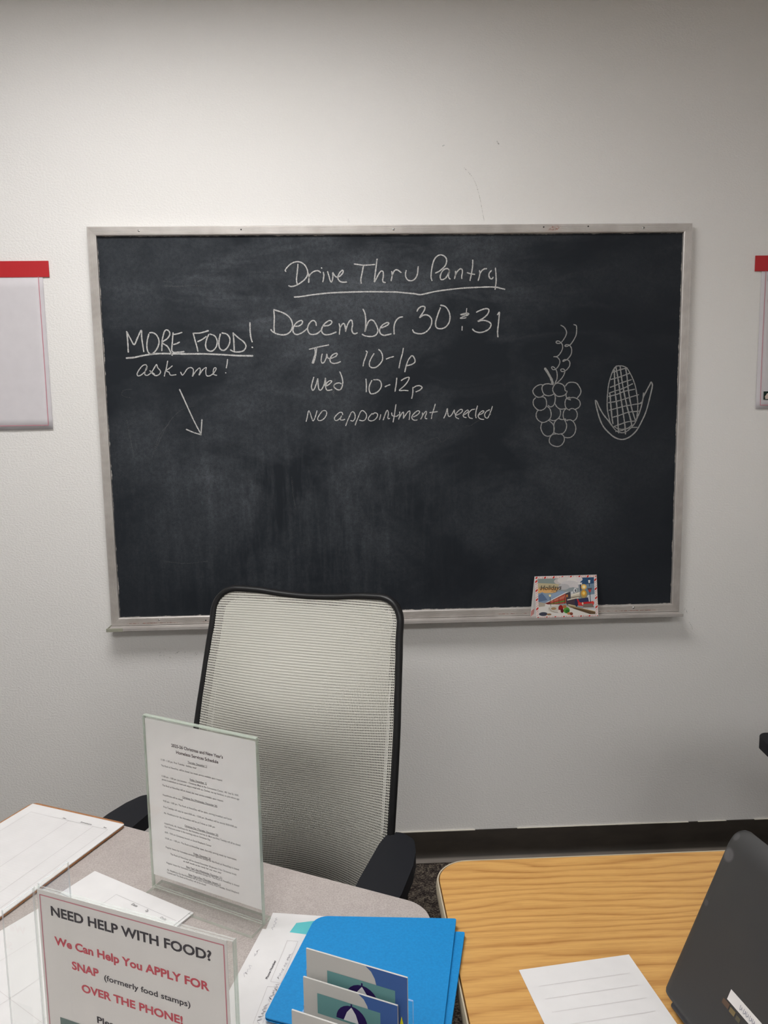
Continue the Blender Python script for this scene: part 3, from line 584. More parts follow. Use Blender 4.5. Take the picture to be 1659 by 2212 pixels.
# candy-stripe border
random.seed(3)
def stripes(x0, y0, x1, y1, horiz):
    k = 0; p = x0 if horiz else y0; L = x1 if horiz else y1
    while p < L-14:
        w, c = ((40, RED), (9, RED), (9, PINK), (9, RED))[k % 4]; k += 1
        if horiz:
            h = y1-y0; poly(bm, [(p+h*.55, y0), (min(p+h*.55+w, x1), y0), (min(p+w, x1), y1), (p, y1)], cp, ci(*c)); p += w+28
        else:
            h = x1-x0; poly(bm, [(x0, p+h*.75), (x1, p), (x1, min(p+w, y1)), (x0, min(p+w+h*.75, y1))], cp, ci(*c)); p += w+28
stripes(8, 8, 1290, 46, True); stripes(8, 793, 1290, 828, True); stripes(8, 60, 54, 790, False); stripes(1246, 60, 1292, 790, False)
patch((150, 158, 160), (60, 48), (1240, 48), (1240, 790), (60, 790))
patch((138, 150, 146), (60, 48), (420, 48), (500, 160), (60, 130))
patch((190, 176, 142), (60, 130), (500, 160), (520, 240), (60, 230))
patch((226, 176, 112), (60, 230), (520, 240), (420, 330), (60, 330))
patch((48, 82, 118), (900, 48), (1240, 48), (1240, 260), (980, 220)); patch((118, 140, 160), (940, 190), (1240, 170), (1240, 480), (940, 460))
patch((206, 208, 214), (1060, 400), (1240, 380), (1240, 700), (1100, 690))
for x, y, rx, ry, c in ((520, 110, 120, 60, (198, 190, 186)), (640, 90, 170, 70, (216, 210, 206)), (820, 100, 150, 72, (226, 220, 216)), (930, 80, 70, 46, (222, 214, 216)), (720, 170, 180, 70, (208, 203, 203)), (880, 190, 110, 60, (212, 206, 206)), (600, 220, 120, 60, (186, 184, 186))):
    disc(c, x, y, rx, ry)
patch((132, 152, 176), (60, 340), (150, 310), (230, 360), (330, 420), (300, 520), (60, 520)); patch((96, 116, 146), (60, 380), (140, 330), (200, 400), (250, 470), (60, 500))
patch((146, 166, 190), (300, 380), (440, 320), (560, 300), (640, 330), (420, 470), (320, 470))
patch((222, 218, 212), (60, 545), (300, 540), (700, 620), (1240, 690), (1240, 790), (60, 790))
patch((176, 166, 150), (60, 500), (200, 530), (190, 590), (60, 600))
# carriages
patch((168, 72, 58), (200, 530), (640, 345), (640, 545), (380, 560), (250, 555)); patch((196, 112, 90), (300, 500), (620, 385), (620, 440), (300, 520))
patch((92, 136, 66), (300, 545), (620, 480), (620, 512), (310, 556)); patch((120, 50, 44), (200, 532), (300, 500), (300, 556), (240, 552))
patch((226, 224, 222), (190, 528), (640, 325), (700, 318), (640, 345), (260, 512))
for x in (378, 490, 606): line((60, 44, 44), 9, (x, 530-(x-378)*.20-70), (x, 552))
# engine
patch((70, 66, 72), (630, 350), (730, 320), (740, 560), (640, 560)); patch((190, 120, 60), (640, 380), (680, 370), (680, 420), (645, 430))
patch((206, 196, 176), (740, 372), (950, 320), (960, 430), (740, 450)); patch((232, 226, 214), (745, 380), (945, 332), (948, 356), (745, 402)); patch((150, 138, 120), (740, 425), (950, 400), (960, 432), (740, 452))
patch((214, 214, 216), (745, 320), (790, 312), (790, 360), (745, 372)); disc((220, 220, 222), 835, 295, 34, 46); disc((90, 96, 104), 842, 300, 16, 30)
patch((150, 156, 164), (900, 170), (968, 165), (960, 330), (920, 335)); patch((66, 66, 76), (935, 170), (968, 165), (960, 330), (942, 332)); patch((226, 222, 220), (895, 150), (990, 145), (975, 180), (905, 185))
disc((130, 128, 120), 1010, 375, 84, 98); disc((176, 150, 92), 1012, 370, 68, 80); disc((222, 160, 56), 1012, 355, 50, 56); disc((246, 214, 120), 1012, 355, 28, 32)
disc((236, 188, 96), 1020, 232, 58, 54); disc((252, 236, 190), 1020, 232, 32, 30)
patch((52, 58, 92), (840, 470), (1100, 440), (1120, 560), (860, 590)); patch((74, 60, 70), (650, 480), (860, 450), (860, 600), (650, 570))
patch((226, 216, 200), (660, 470), (900, 430), (905, 446), (662, 490)); patch((206, 190, 150), (680, 560), (840, 600), (840, 622), (680, 580)); disc((48, 50, 78), 850, 540, 34, 78); patch((190, 44, 46), (860, 470), (890, 468), (930, 560), (895, 565))
patch((196, 40, 44), (880, 540), (1200, 520), (1220, 560), (1200, 610), (890, 600)); disc((210, 60, 56), 920, 565, 34, 34); disc((214, 70, 60), 1190, 550, 34, 34); disc((220, 190, 170), 980, 560, 18, 26)
patch((128, 112, 104), (1000, 570), (1180, 560), (1220, 640), (980, 640)); patch((200, 196, 196), (980, 640), (1220, 640), (1240, 664), (985, 660))
# track
patch((104, 82, 58), (650, 585), (760, 600), (1240, 720), (1240, 775), (1120, 770), (800, 660)); line((206, 178, 130), 8, (680, 600), (1000, 668), (1240, 725)); line((60, 48, 40), 7, (700, 620), (960, 690), (1140, 760))
# street lamps
line((40, 44, 50), 10, (1140, 390), (1142, 520)); patch((236, 234, 230), (1115, 100), (1160, 100), (1152, 160), (1122, 160)); patch((44, 56, 78), (1105, 92), (1170, 92), (1138, 66)); line((44, 50, 60), 12, (1138, 160), (1138, 220))
patch((90, 80, 80), (1090, 260), (1190, 255), (1175, 300), (1105, 300)); patch((190, 66, 60), (1110, 290), (1170, 288), (1158, 340), (1124, 342)); line((50, 50, 58), 11, (1140, 340), (1146, 500), (1150, 530))
line((56, 64, 60), 9, (304, 400), (312, 590)); disc((238, 226, 170), 304, 384, 22, 24)
# snowy foreground: sled, sack and parcels
disc((206, 200, 190), 400, 650, 150, 70); disc((170, 140, 104), 370, 640, 56, 26); line((120, 96, 80), 7, (270, 620), (330, 690), (460, 720), (560, 700), sm=True)
disc((150, 36, 36), 520, 640, 52, 66); disc((226, 216, 208), 490, 700, 40, 30); disc((96, 30, 34), 545, 690, 34, 40); disc((86, 152, 60), 640, 680, 66, 62); disc((52, 110, 48), 655, 700, 44, 34); disc((176, 120, 70), 600, 610, 40, 34)
disc((196, 132, 80), 690, 745, 44, 26); disc((128, 66, 50), 735, 752, 34, 30); disc((66, 68, 82), 150, 740, 90, 38); disc((150, 120, 90), 270, 750, 50, 20)
random.seed(11)
# the word in script lettering
lay[0] += 1
text(bm, 'Holidays', 108, 540, 270, cp, None, .012, ci(70, 62, 56), .28)
line((78, 70, 62), 6, (330, 300), (380, 285), (440, 292), (450, 315), (400, 320), (370, 305), sm=True); line((78, 70, 62), 6, (108, 200), (95, 240), (120, 265), (165, 235), (180, 190), sm=True)
obj('printed_picture', bm, PAL, gc)
bm = bmesh.new()
fk = lambda a, b: (-CW/2-.0125*(1-b)-.0001+a, lean+.0005+(.0265-lean-.0005)*(1-b)-.0004, CH*b)
for b0 in (.015, .05, .085, .12): poly(bm, [(.001, b0), (.011, b0+.07), (.011, b0+.085), (.001, b0+.02)], fk)
obj('printed_stripes', bm, ink(*RED), bk)

# ------------------------------------------------------------------ flyers on the wall
INK = ink(52, 50, 58); REDINK = ink(202, 78, 92); BORD = ink(204, 128, 142); DK = ink(34, 50, 44); RTAPE = plain('red_tape', rgb(190, 28, 36), .5)
def flyer(x0, label, sheet_h, txt):
    f = tag(empty('flyer_poster', (x0, -.001, 1.925-sheet_h)), label, 'poster', 'flyers taped to the wall')
    w = .279
    bm = bmesh.new(); nx = 10; nz = 14
    V = [[bm.verts.new((w*i/nx, -.0015-.006*max(0, .55-j/nz)**2*2*(1-abs(2*i/nx-1)*.4), sheet_h*j/nz)) for i in range(nx+1)] for j in range(nz+1)]
    for j in range(nz):
        for i in range(nx): bm.faces.new((V[j][i], V[j][i+1], V[j+1][i+1], V[j+1][i]))
    sh = obj('sheet', bm, POSTER, f, smooth=True)
    so = sh.modifiers.new('thickness', 'SOLIDIFY'); so.thickness = .0004; so.offset = 0
    bm = bmesh.new(); box(bm, (-.022, -.0035, sheet_h-.001), (w+.02, -.0005, sheet_h+.046), .0004)
    obj('tape', bm, RTAPE, f)
    f3 = lambda a, b: (a, -.0045-.006*max(0, .55-(1-b/sheet_h))**2*2, sheet_h-b)
    bm = bmesh.new(); bw = .0009
    for a0, b0, a1, b1 in ((.012, .0, .012, sheet_h-.012), (.012, sheet_h-.012, w-.012, sheet_h-.012), (w-.012, sheet_h-.012, w-.012, 0)):
        n = 12; ribbon(bm, [(a0+(a1-a0)*k/n, b0+(b1-b0)*k/n) for k in range(n+1)], bw, f3, smooth=False)
    obj('border', bm, BORD, f)
    if txt:
        f4 = lambda a, b: (a, -.0047-.006*max(0, .55-(1-b/sheet_h))**2*2, sheet_h-b)
        bm = bmesh.new()
        text(bm, 'NEED HELP WITH FOOD?', .0195, .258, .030, f4, .0185, .03)
        text(bm, 'We Can Help You APPLY FOR', .022, .254, .105, f4, .0165, .03, 1)
        text(bm, 'SNAP', .050, .095, .150, f4, .0165, .03, 1); text(bm, '(formerly food stamps)', .101, .226, .150, f4, None, .02)
        text(bm, 'OVER THE PHONE!', .064, .215, .195, f4, .0165, .03, 1)
        obj('lettering', bm, [INK, REDINK], f)
        bm = bmesh.new(); poly(bm, [(.0215, .372), (.075, .372), (.075, .398), (.0215, .398)], f4)
        lay2 = lambda a, b: (a, f4(a, b)[1]-.0002, sheet_h-b)
        poly(bm, [(.026, .388), (.033, .378), (.041, .377), (.046, .384), (.044, .396), (.028, .396)], lay2, 1)
        poly(bm, [(.050, .396), (.052, .385), (.058, .378), (.066, .384), (.068, .396)], lay2, 2)
        obj('printed_photo', bm, [DK, ink(214, 196, 184), ink(150, 120, 104)], f)
    return f
flyer(1.147, 'white flyer with red border hung by red tape right of the chalkboard', .427, True)
flyer(-1.338, 'white flyer hung by red tape left of the chalkboard', .455, False)
# ------------------------------------------------------------------ office chairs
def make_chair(label, loc, rz):
    t = tag(empty('office_chair', loc, rz), label, 'chair', 'mesh-back office chairs')
    LEAN = math.tan(math.radians(17))
    half = [(.2510, .38), (.2515, .46), (.2520, .53), (.2525, .60), (.2505, .77), (.246, .87), (.2425, .95), (.240, .99)]
    def by(x, z):      # depth of the back surface
        w = max(0.0, 1-(x/.25)**2)
        return (z-.74)*LEAN + .020*w
    def bow(x, z):     # the mesh is pushed forward at the small of the back
        w = max(0.0, 1-(x/.25)**2)
        return by(x, z) - .055*w*math.exp(-((z-.82)/.14)**2) + .075*w*max(0.0, (.76-z)/.32)**1.8
    top = []
    cx, cz, r = .183, 1.018, .057
    for k in range(0, 11):
        a = PI*.5*k/10; top.append((cx+r*math.cos(a)**.9 if a < PI/2-1e-6 else cx, cz+r*math.sin(a)**.9))
    right = half+top
    mid = [(.13, 1.0730), (.07, 1.0670), (0, 1.0640)]
    outl = right+mid+[(-x, z) for x, z in mid[:-1][::-1]]+[(-x, z) for x, z in right[::-1]]
    bm = bmesh.new()
    line_ = smooth_line(outl, 3)
    tube(bm, [(p.x, by(p.x, p.y), p.y) for p in line_]+[(.20, by(.20, .368), .368), (-.20, by(.20, .368), .368)][::-1], .0085, 12, .011, closed=True)
    fr = obj('back_frame', bm, BLACK, t, smooth=True, angle=60)
    # dark flange behind the edge of the mesh
    def inset(d):
        n = len(line_); out = []
        for i, p in enumerate(line_):
            tg = (line_[min(i+1, n-1)]-line_[max(i-1, 0)]).normalized(); out.append((p.x-tg.y*d, p.y+tg.x*d))
        return out
    def flange(d0, d1, off):
        bm = bmesh.new(); a = inset(d0); b = inset(d1)
        va = [bm.verts.new((x, by(x, z)+off, z)) for x, z in a]; vb = [bm.verts.new((x, by(x, z)+off, z)) for x, z in b]
        for i in range(len(va)-1): bm.faces.new((va[i], va[i+1], vb[i+1], vb[i]))
        ex = bmesh.ops.extrude_face_region(bm, geom=bm.faces[:]); bmesh.ops.translate(bm, vec=(0, .004, 0), verts=[v for v in ex['geom'] if isinstance(v, bmesh.types.BMVert)])
        bmesh.ops.recalc_face_normals(bm, faces=bm.faces[:]); return bm
    obj('back_flange', flange(-.002, .024, .016), BLACK, t, smooth=True)
    # mesh sheets, with UVs in metres for the weave
    def halfwidth(z):
        xs = [p for p in line_ if p.x > 0]
        best = .0
        for i in range(len(xs)-1):
            a, b = xs[i], xs[i+1]
            if (a.y-z)*(b.y-z) <= 0 and a.y != b.y: best = max(best, a.x+(b.x-a.x)*(z-a.y)/(b.y-a.y))
        return best
    def topz(x):
        x = abs(x); pts = [p for p in line_ if p.x >= 0]; best = None
        for i in range(len(pts)-1):
            a, b = pts[i], pts[i+1]
            if (a.x-x)*(b.x-x) <= 0 and abs(a.x-b.x) > 1e-6 and a.y > .98 and b.y > .98:
                z = a.y+(b.y-a.y)*(x-a.x)/(b.x-a.x); best = z if best is None else max(best, z)
        return best if best else .99
    def sheet(name, marg, off, m, zmin, use):
        bm = bmesh.new(); uvl = bm.loops.layers.uv.new('UVMap'); NX, NZ = 40, 46
        vs = []
        for j in range(NZ+1):
            row = []
            for i in range(NX+1):
                s = -1+2*i/NX
                x = s*(.251-marg); zt = topz(min(abs(x)+marg*.6, .239))-marg
                z = zmin+(zt-zmin)*j/NZ
                w = halfwidth(min(z, 1.06))-marg
                if abs(x) > w > 0: x = math.copysign(w, x)
                row.append(bm.verts.new((x, use(x, z)+off, z)))
            vs.append(row)
        for j in range(NZ):
            for i in range(NX):
                f = bm.faces.new((vs[j][i], vs[j][i+1], vs[j+1][i+1], vs[j+1][i]))
                for l in f.loops: l[uvl].uv = (l.vert.co.x+.5, l.vert.co.z)
        return obj(name, bm, m, t, smooth=True, angle=180)
    sheet('back_mesh', .001, -.004, MESH1, .39, bow)
    sheet('back_lining', .023, .009, MESH2, .39, bow)
    bm = bmesh.new(); V = []
    for j in range(15):
        z = .39+.645*j/14; wd = min(.218, .218-.3*max(0, z-.97))
        V.append([bm.verts.new((wd*(-1+2*i/16), bow(wd*(-1+2*i/16), z)+.026, z)) for i in range(17)])
    for j in range(14):
        for i in range(16): bm.faces.new((V[j][i], V[j][i+1], V[j+1][i+1], V[j+1][i]))
    ex = bmesh.ops.extrude_face_region(bm, geom=bm.faces[:]); bmesh.ops.translate(bm, vec=(0, .004, 0), verts=[v for v in ex['geom'] if isinstance(v, bmesh.types.BMVert)])
    bmesh.ops.recalc_face_normals(bm, faces=bm.faces[:]); obj('back_panel', bm, BLACK, t, smooth=True)
    # spine behind the back
    bm = bmesh.new()
    tube(bm, [(0, .0, .340), (0, -.02, .365), (0, -.055, .355), (0, -.088, .372)], .035, 12, .014); obj('back_support', bm, BLACK, t, smooth=True)
    # seat
    bm = bmesh.new(); pts = rounded([(-.25, -.03), (.25, -.03), (.255, -.44), (.20, -.50), (-.20, -.50), (-.255, -.44)], [.07, .07, .09, .06, .06, .09])
    prism(bm, pts, .375, .432, bev=.02, seg=4); obj('seat', bm, BFAB, t, smooth=True)
    bm = bmesh.new(); box(bm, (-.20, -.45, .350), (.20, -.06, .377), .008); box(bm, (-.09, -.36, .30), (.09, -.12, .353), .012); box(bm, (-.03, -.14, .325), (.03, .02, .360), .01)
    mech = obj('seat_mechanism', bm, BLACK, t)
    bm = bmesh.new(); cyl(bm, (.10, -.30, .335), (.27, -.30, .33), .006, seg=10); box(bm, (.25, -.315, .32), (.30, -.285, .338), .005); obj('lever', bm, BLACK, mech)
    # arms
    for s in (-1, 1):
        pl = [(.272, -.108), (.300, -.104), (.330, -.122), (.344, -.16), (.352, -.21), (.355, -.30), (.350, -.352), (.330, -.372), (.292, -.370), (.270, -.345), (.266, -.28), (.266, -.16)]
        pl = [(s*(x-.004), y) for x, y in pl]
        bm = bmesh.new(); prism(bm, rounded(pl, .026, 6), .600, .632, bev=.014, seg=5); pad = obj('armrest_pad', bm, ARM, t, smooth=True)
        bm = bmesh.new(); prism(bm, rounded([(s*(x*1.0-.002), y*.98) for x, y in [(.282, -.13), (.326, -.13), (.334, -.20), (.326, -.26), (.284, -.26)]], .012, 4), .588, .6005); obj('armrest_bracket', bm, BLACK, t)
        bm = bmesh.new(); tube(bm, [(s*.305, -.20, .590), (s*.308, -.205, .52), (s*.300, -.215, .39), (s*.27, -.22, .345), (s*.17, -.22, .340)], .028, 12, .014); obj('armrest_post', bm, BLACK, t, smooth=True)
    # column, base, casters
    bm = bmesh.new(); cyl(bm, (0, -.25, .09), (0, -.25, .22), .028); cyl(bm, (0, -.25, .22), (0, -.25, .305), .016); obj('gas_column', bm, BLACK, t, smooth=True)
    bm = bmesh.new(); cyl(bm, (0, -.25, .075), (0, -.25, .125), .045, .038); obj('base_hub', bm, BLACK, t, smooth=True)
    for k in range(5):
        a = 2*PI*k/5+.3; d = Vector((math.cos(a), math.sin(a), 0)); c = Vector((0, -.25, 0))
        bm = bmesh.new(); tube(bm, [c+d*.04+Vector((0, 0, .10)), c+d*.17+Vector((0, 0, .092)), c+d*.29+Vector((0, 0, .072))], .022, 10, .016, up=Vector((0, 0, 1))); lg = obj('base_leg', bm, BLACK, t, smooth=True)
        bm = bmesh.new(); e = c+d*.29; tdir = Vector((-d.y, d.x, 0))
        for q in (-1, 1): cyl(bm, e+tdir*(.008*q)+Vector((0, 0, .025)), e+tdir*(.024*q)+Vector((0, 0, .025)), .025, seg=20)
        cyl(bm, e+Vector((0, 0, .03)), e+Vector((0, 0, .072)), .008, seg=10); obj('caster', bm, DARKMETAL, lg, smooth=True)
    return t
ch = make_chair('grey mesh office chair with black frame facing the grey table below the chalkboard', (-.2935, -.7025, 0), math.radians(-20))
c2 = copy_tree(ch); c2.location = (1.272, -.852, 0); c2.rotation_euler = (0, 0, math.radians(180))
c2['label'] = 'office chair at the right edge, only a black armrest tip showing above the laptop'

# ------------------------------------------------------------------ grey laminate table
TZ = .74
gt = tag(empty('laminate_table', (0, 0, 0)), 'grey speckled laminate table carrying the acrylic signs and papers', 'table')
outl = rounded([(-.762, -.938), (-.036, -1.292), (-.034, -1.98), (-.45, -2.10), (-1.19, -1.81)], [.05, .055, .05, .05, .05], 10)
bm = bmesh.new(); prism(bm, outl, TZ-.029, TZ, bev=.002); obj('tabletop', bm, LAMI, gt)
for x, y in ((-.785, -1.13), (-.115, -1.45), (-1.08, -1.76), (-.12, -1.90)):
    bm = bmesh.new(); cyl(bm, (x, y, .012), (x, y, TZ-.030), .025, seg=24); cyl(bm, (x, y, TZ-.036), (x, y, TZ-.029), .06, seg=24); lg = obj('leg', bm, DARKMETAL, gt, smooth=True)
    bm = bmesh.new(); cyl(bm, (x, y, 0), (x, y, .013), .03, seg=24); obj('foot_pad', bm, BLACK, lg, smooth=True)

# ------------------------------------------------------------------ oak laminate table
ot = tag(empty('oak_table', (0, 0, 0)), 'oak laminate table with beige edge band and rounded corner, holding the laptop', 'table')
OX0, OX1, OY0, OY1 = -.0145, 1.36, -1.94, -1.1775
pts = [(OX0, OY1), (OX1, OY1), (OX1, OY0), (OX0+.012, OY0)]
rp = rounded(pts, [.055, .055, .05, .05], 10)
bm = bmesh.new(); prism(bm, rounded([(OX0+.003, OY1-.003), (OX1-.003, OY1-.003), (OX1-.003, OY0+.003), (OX0+.015, OY0+.003)], [.052, .052, .047, .047], 10), TZ-.028, TZ)
obj('tabletop', bm, OAK, ot)
bm = bmesh.new()
loop = [Vector((x, y, TZ-.0145)) for x, y in rp]
tube(bm, loop, .0032, 10, .0145, up=Vector((0, 0, 1)), closed=True)
obj('edge_band', bm, BEIGE, ot, smooth=True)
for x in (.13, 1.22):
    bm = bmesh.new(); box(bm, (x-.03, -1.60, .03), (x+.03, -1.50, TZ-.029), .006); box(bm, (x-.03, -1.84, .0), (x+.03, -1.27, .035), .012); box(bm, (x-.025, -1.80, TZ-.052), (x+.025, -1.31, TZ-.029), .004); obj('leg', bm, DARKMETAL, ot)

# ------------------------------------------------------------------ things on the grey table
def sheet_at(name, label, cat, corners, z, m=None, group=None, th=.0003, lift=None, nx=8, ny=8):
    """paper sheet from its four corners (far left, far right, near right, near left); origin at its centre"""
    c = [Vector(p) for p in corners]; ctr = sum(c, Vector((0, 0)))/4
    e = empty(name, (ctr.x, ctr.y, z)) if False else None
    bm = bmesh.new(); V = []
    for j in range(ny+1):
        row = []
        for i in range(nx+1):
            s, t_ = i/nx, j/ny
            p = (c[0]*(1-s)+c[1]*s)*(1-t_)+(c[3]*(1-s)+c[2]*s)*t_
            row.append(bm.verts.new((p.x-ctr.x, p.y-ctr.y, (lift(s, t_) if lift else 0))))
        V.append(row)
    for j in range(ny):
        for i in range(nx): bm.faces.new((V[j][i], V[j+1][i], V[j+1][i+1], V[j][i+1]))
    bmesh.ops.recalc_face_normals(bm, faces=bm.faces[:])
    if bm.faces[0].normal.z < 0: bmesh.ops.reverse_faces(bm, faces=bm.faces[:])
    top = bm.faces[:]
    ex = bmesh.ops.extrude_face_region(bm, geom=top); vs = [v for v in ex['geom'] if isinstance(v, bmesh.types.BMVert)]
    bmesh.ops.translate(bm, vec=(0, 0, th), verts=vs); bmesh.ops.recalc_face_normals(bm, faces=bm.faces[:])
    o = obj(name, bm, m or PAPER); o.location = (ctr.x, ctr.y, z); tag(o, label, cat, group)
    def f3(a, b, off=.00025):   # a to the right along the far edge, b towards the near edge, both 0..1
        p = (c[0]*(1-a)+c[1]*a)*(1-b)+(c[3]*(1-a)+c[2]*a)*b
        return (p.x-ctr.x, p.y-ctr.y, th+off+(lift(a, b) if lift else 0))
    return o, f3
def rect(origin, ang, w, h):
    """corners of a w x h sheet; origin = far left corner, ang = heading of its far edge in degrees"""
    a = math.radians(ang); e = Vector((math.cos(a), math.sin(a))); d = Vector((math.sin(a), -math.cos(a))); o = Vector(origin)
    return [o, o+e*w, o+e*w+d*h, o+d*h]
def rules(o, f3, lines, w=.0005, c=(176, 172, 172), name='printed_lines'):
    bm = bmesh.new(); x_ = (Vector(f3(1, .5))-Vector(f3(0, .5))).length
    for L in lines: 
        # draw in the sheet's own metres so the width stays even
        P = [Vector(f3(a, b)) for a, b in L]
        ribbon(bm, [(p.x, p.y) for p in P], w, lambda a, b: (a, b, P[0].z), smooth=False)
    return obj(name, bm, ink(*c), o)
ANG = -23.6
# paper lying under the clipboard, far left
o, f3 = sheet_at('paper_sheet', 'white printed sheet lying on the table beside the near edge of the clipboard', 'paper', rect((-.637-.2165*math.cos(math.radians(54)), -1.259-.2165*math.sin(math.radians(54))), 54, .2165, .279), TZ+.0006)
rules(o, f3, [[(.12, .22), (.95, .22)], [(.12, .5), (.95, .5)], [(.12, .75), (.95, .75)], [(.4, .1), (.4, .9)]], .0004, (206, 202, 202))
# clipboard
ca = math.degrees(math.atan2(-1.026+.939, -.584+.783))
cl = tag(empty('clipboard', (-.783, -.939, TZ), math.radians(ca)), 'brown hardboard clipboard holding a white sign-in sheet on the far left corner', 'clipboard')
bm = bmesh.new(); prism(bm, rounded([(.0, .002), (.2285, .002), (.2285, -.318), (0, -.318)], .012, 6), .0022, .0057, bev=.0006); obj('board', bm, HARD, cl)
bm = bmesh.new(); box(bm, (.065, -.315, .0078), (.165, -.285, .0105), .001); box(bm, (.065, -.316, .0057), (.165, -.300, .0080)); tube(bm, [(.07, -.292, .013), (.09, -.286, .017), (.14, -.286, .017), (.16, -.292, .013)], .003, 8, up=Vector((0, 0, 1))); obj('clip', bm, STEEL, cl)
for x in (.02, .21):
    for y in (-.02, -.30):
        bm = bmesh.new(); cyl(bm, (x, y, 0), (x, y, .0023), .006, seg=16); obj('rubber_foot', bm, BLACK, cl)
cc = rect((-.783+.0035, -.939-.007), ca, .2225, .285)
ss, f3 = sheet_at('sign_in_sheet', 'white sign-in sheet with faint ruled columns clipped on the brown clipboard', 'paper', cc, TZ+.0058, th=.0016)
L = [[(.10, .09), (.93, .09)], [(.10, .09), (.10, .97)], [(.93, .09), (.93, .97)], [(.52, .09), (.52, .97)], [(.78, .09), (.78, .97)]]
rules(ss, f3, L, .0004, (196, 192, 192)); rules(ss, f3, [[(.10, .12+.021*k), (.93, .12+.021*k)] for k in range(41)], .00025, (218, 214, 214))
bm = bmesh.new()
f4 = lambda a, b: f3(a, b, .0004)
text(bm, 'Date', .44, .475, .082, f4, .012, .02); text(bm, 'Signature', .63, .75, .082, f4, .012, .02); text(bm, 'Time', .87, .905, .082, f4, .012, .02)
obj('lettering', bm, ink(120, 116, 118), ss)
# loose stack of forms behind the front sign
base = (-.582, -1.175)
for k in range(4):
    jx, jy, ja = ((0.002, -.003, .6), (-.003, -.005, -.8), (.004, -.002, .3), (0, 0, 0))[k]
    o, f3 = sheet_at('form_sheet', ['bottom form sheet of the small stack behind the food-help sign', 'second form sheet from the bottom of the stack behind the food-help sign',
                     'second form sheet from the top of the stack behind the food-help sign', 'top form sheet with a printed box, on the stack behind the food-help sign'][k], 'paper',
                     rect((base[0]+jx, base[1]+jy), -32.2+ja, .2165, .0655), TZ+.0004+k*.0012, group='form sheets stacked between the two signs', th=.0009)
    if k == 3:
        rules(o, f3, [[(.38, .95), (.38, .40)], [(.38, .40), (.98, .40)], [(.36, .95), (.36, .99)]], .0004, (188, 186, 186))
        bm = bmesh.new(); f4 = lambda a, b: f3(a, b, .0004)
        text(bm, 'Date', .57, .625, .50, f4, .07, .02); text(bm, 'Zip', .71, .735, .50, f4, .07, .02); text(bm, 'Code', .86, .915, .52, f4, .07, .02); obj('lettering', bm, ink(140, 138, 138), o)
# ---- upright acrylic sign holders
def panel(bm, w, h, y, th):
    """thin clear slab in the xz plane; material 0 = faces, 1 = cut edges"""
    vs = box(bm, (0, y-th/2, 0), (w, y+th/2, h))
    for f in {f for v in vs for f in v.link_faces}:
        f.material_index = 0 if abs(f.normal.y) > .5 else 1
def new_sheet(name, label, parent_loc, rz, w, h, z0, m=PAPER, th=.0004, x0=0.0, y=0.0):
    o_bm = bmesh.new(); box(o_bm, (x0, y-th/2, z0), (x0+w, y+th/2, z0+h)); o = obj(name, o_bm, m); o.location = parent_loc; o.rotation_euler = (0, 0, rz); tag(o, label, 'sign'); return o
# schedule sign
A1 = math.radians(-28.6)
hs = tag(empty('sign_holder', (-.4722, -1.2215, TZ), A1), 'clear acrylic holder standing behind, with the holiday schedule sheet', 'sign holder', 'acrylic sign holders')
SW, SH = .2145, .287
bm = bmesh.new()
panel(bm, SW, SH, -.0022, .0022); po = obj('front_sheet', bm, [ACR, ACE], hs); po.location = (0, 0, .005)
bm = bmesh.new(); panel(bm, SW, SH, .0022, .0022); po = obj('rear_sheet', bm, [ACR, ACE], hs); po.location = (0, 0, .005)
bm = bmesh.new(); box(bm, (0, -.0034, SH+.0052), (SW, .0034, SH+.0066)); obj('top_edge', bm, ACE, hs)
for x in (-.0006, SW): 
    bm = bmesh.new(); box(bm, (x, -.0034, .005), (x+.0006, .0034, SH+.005)); obj('side_edge', bm, ACE, hs)
bm = bmesh.new(); vs = box(bm, (0, -.030, 0), (SW, .018, .0048), .0006)
for f in bm.faces: f.material_index = 0 if abs(f.normal.z) > .9 else 1
obj('foot', bm, [ACR, ACE], hs)
sc = new_sheet('schedule_sheet', 'white holiday services schedule sheet upright in the rear acrylic holder', (-.4722, -1.2215, TZ), A1, .2120, .262, .0255, m=SIGNP, x0=.0012)
TOP = .2915
f3 = lambda a, b: (a, -.0005, TOP-b)
bm = bmesh.new()
def tl(s, x0, x1, v, bold=.0, mi=0, cap=None): text(bm, s, x0, x1, v, f3, cap, bold, mi)
def uvz(px, py):   # where a point of the sheet lies: columns and rows read off the printed page
    return px, py
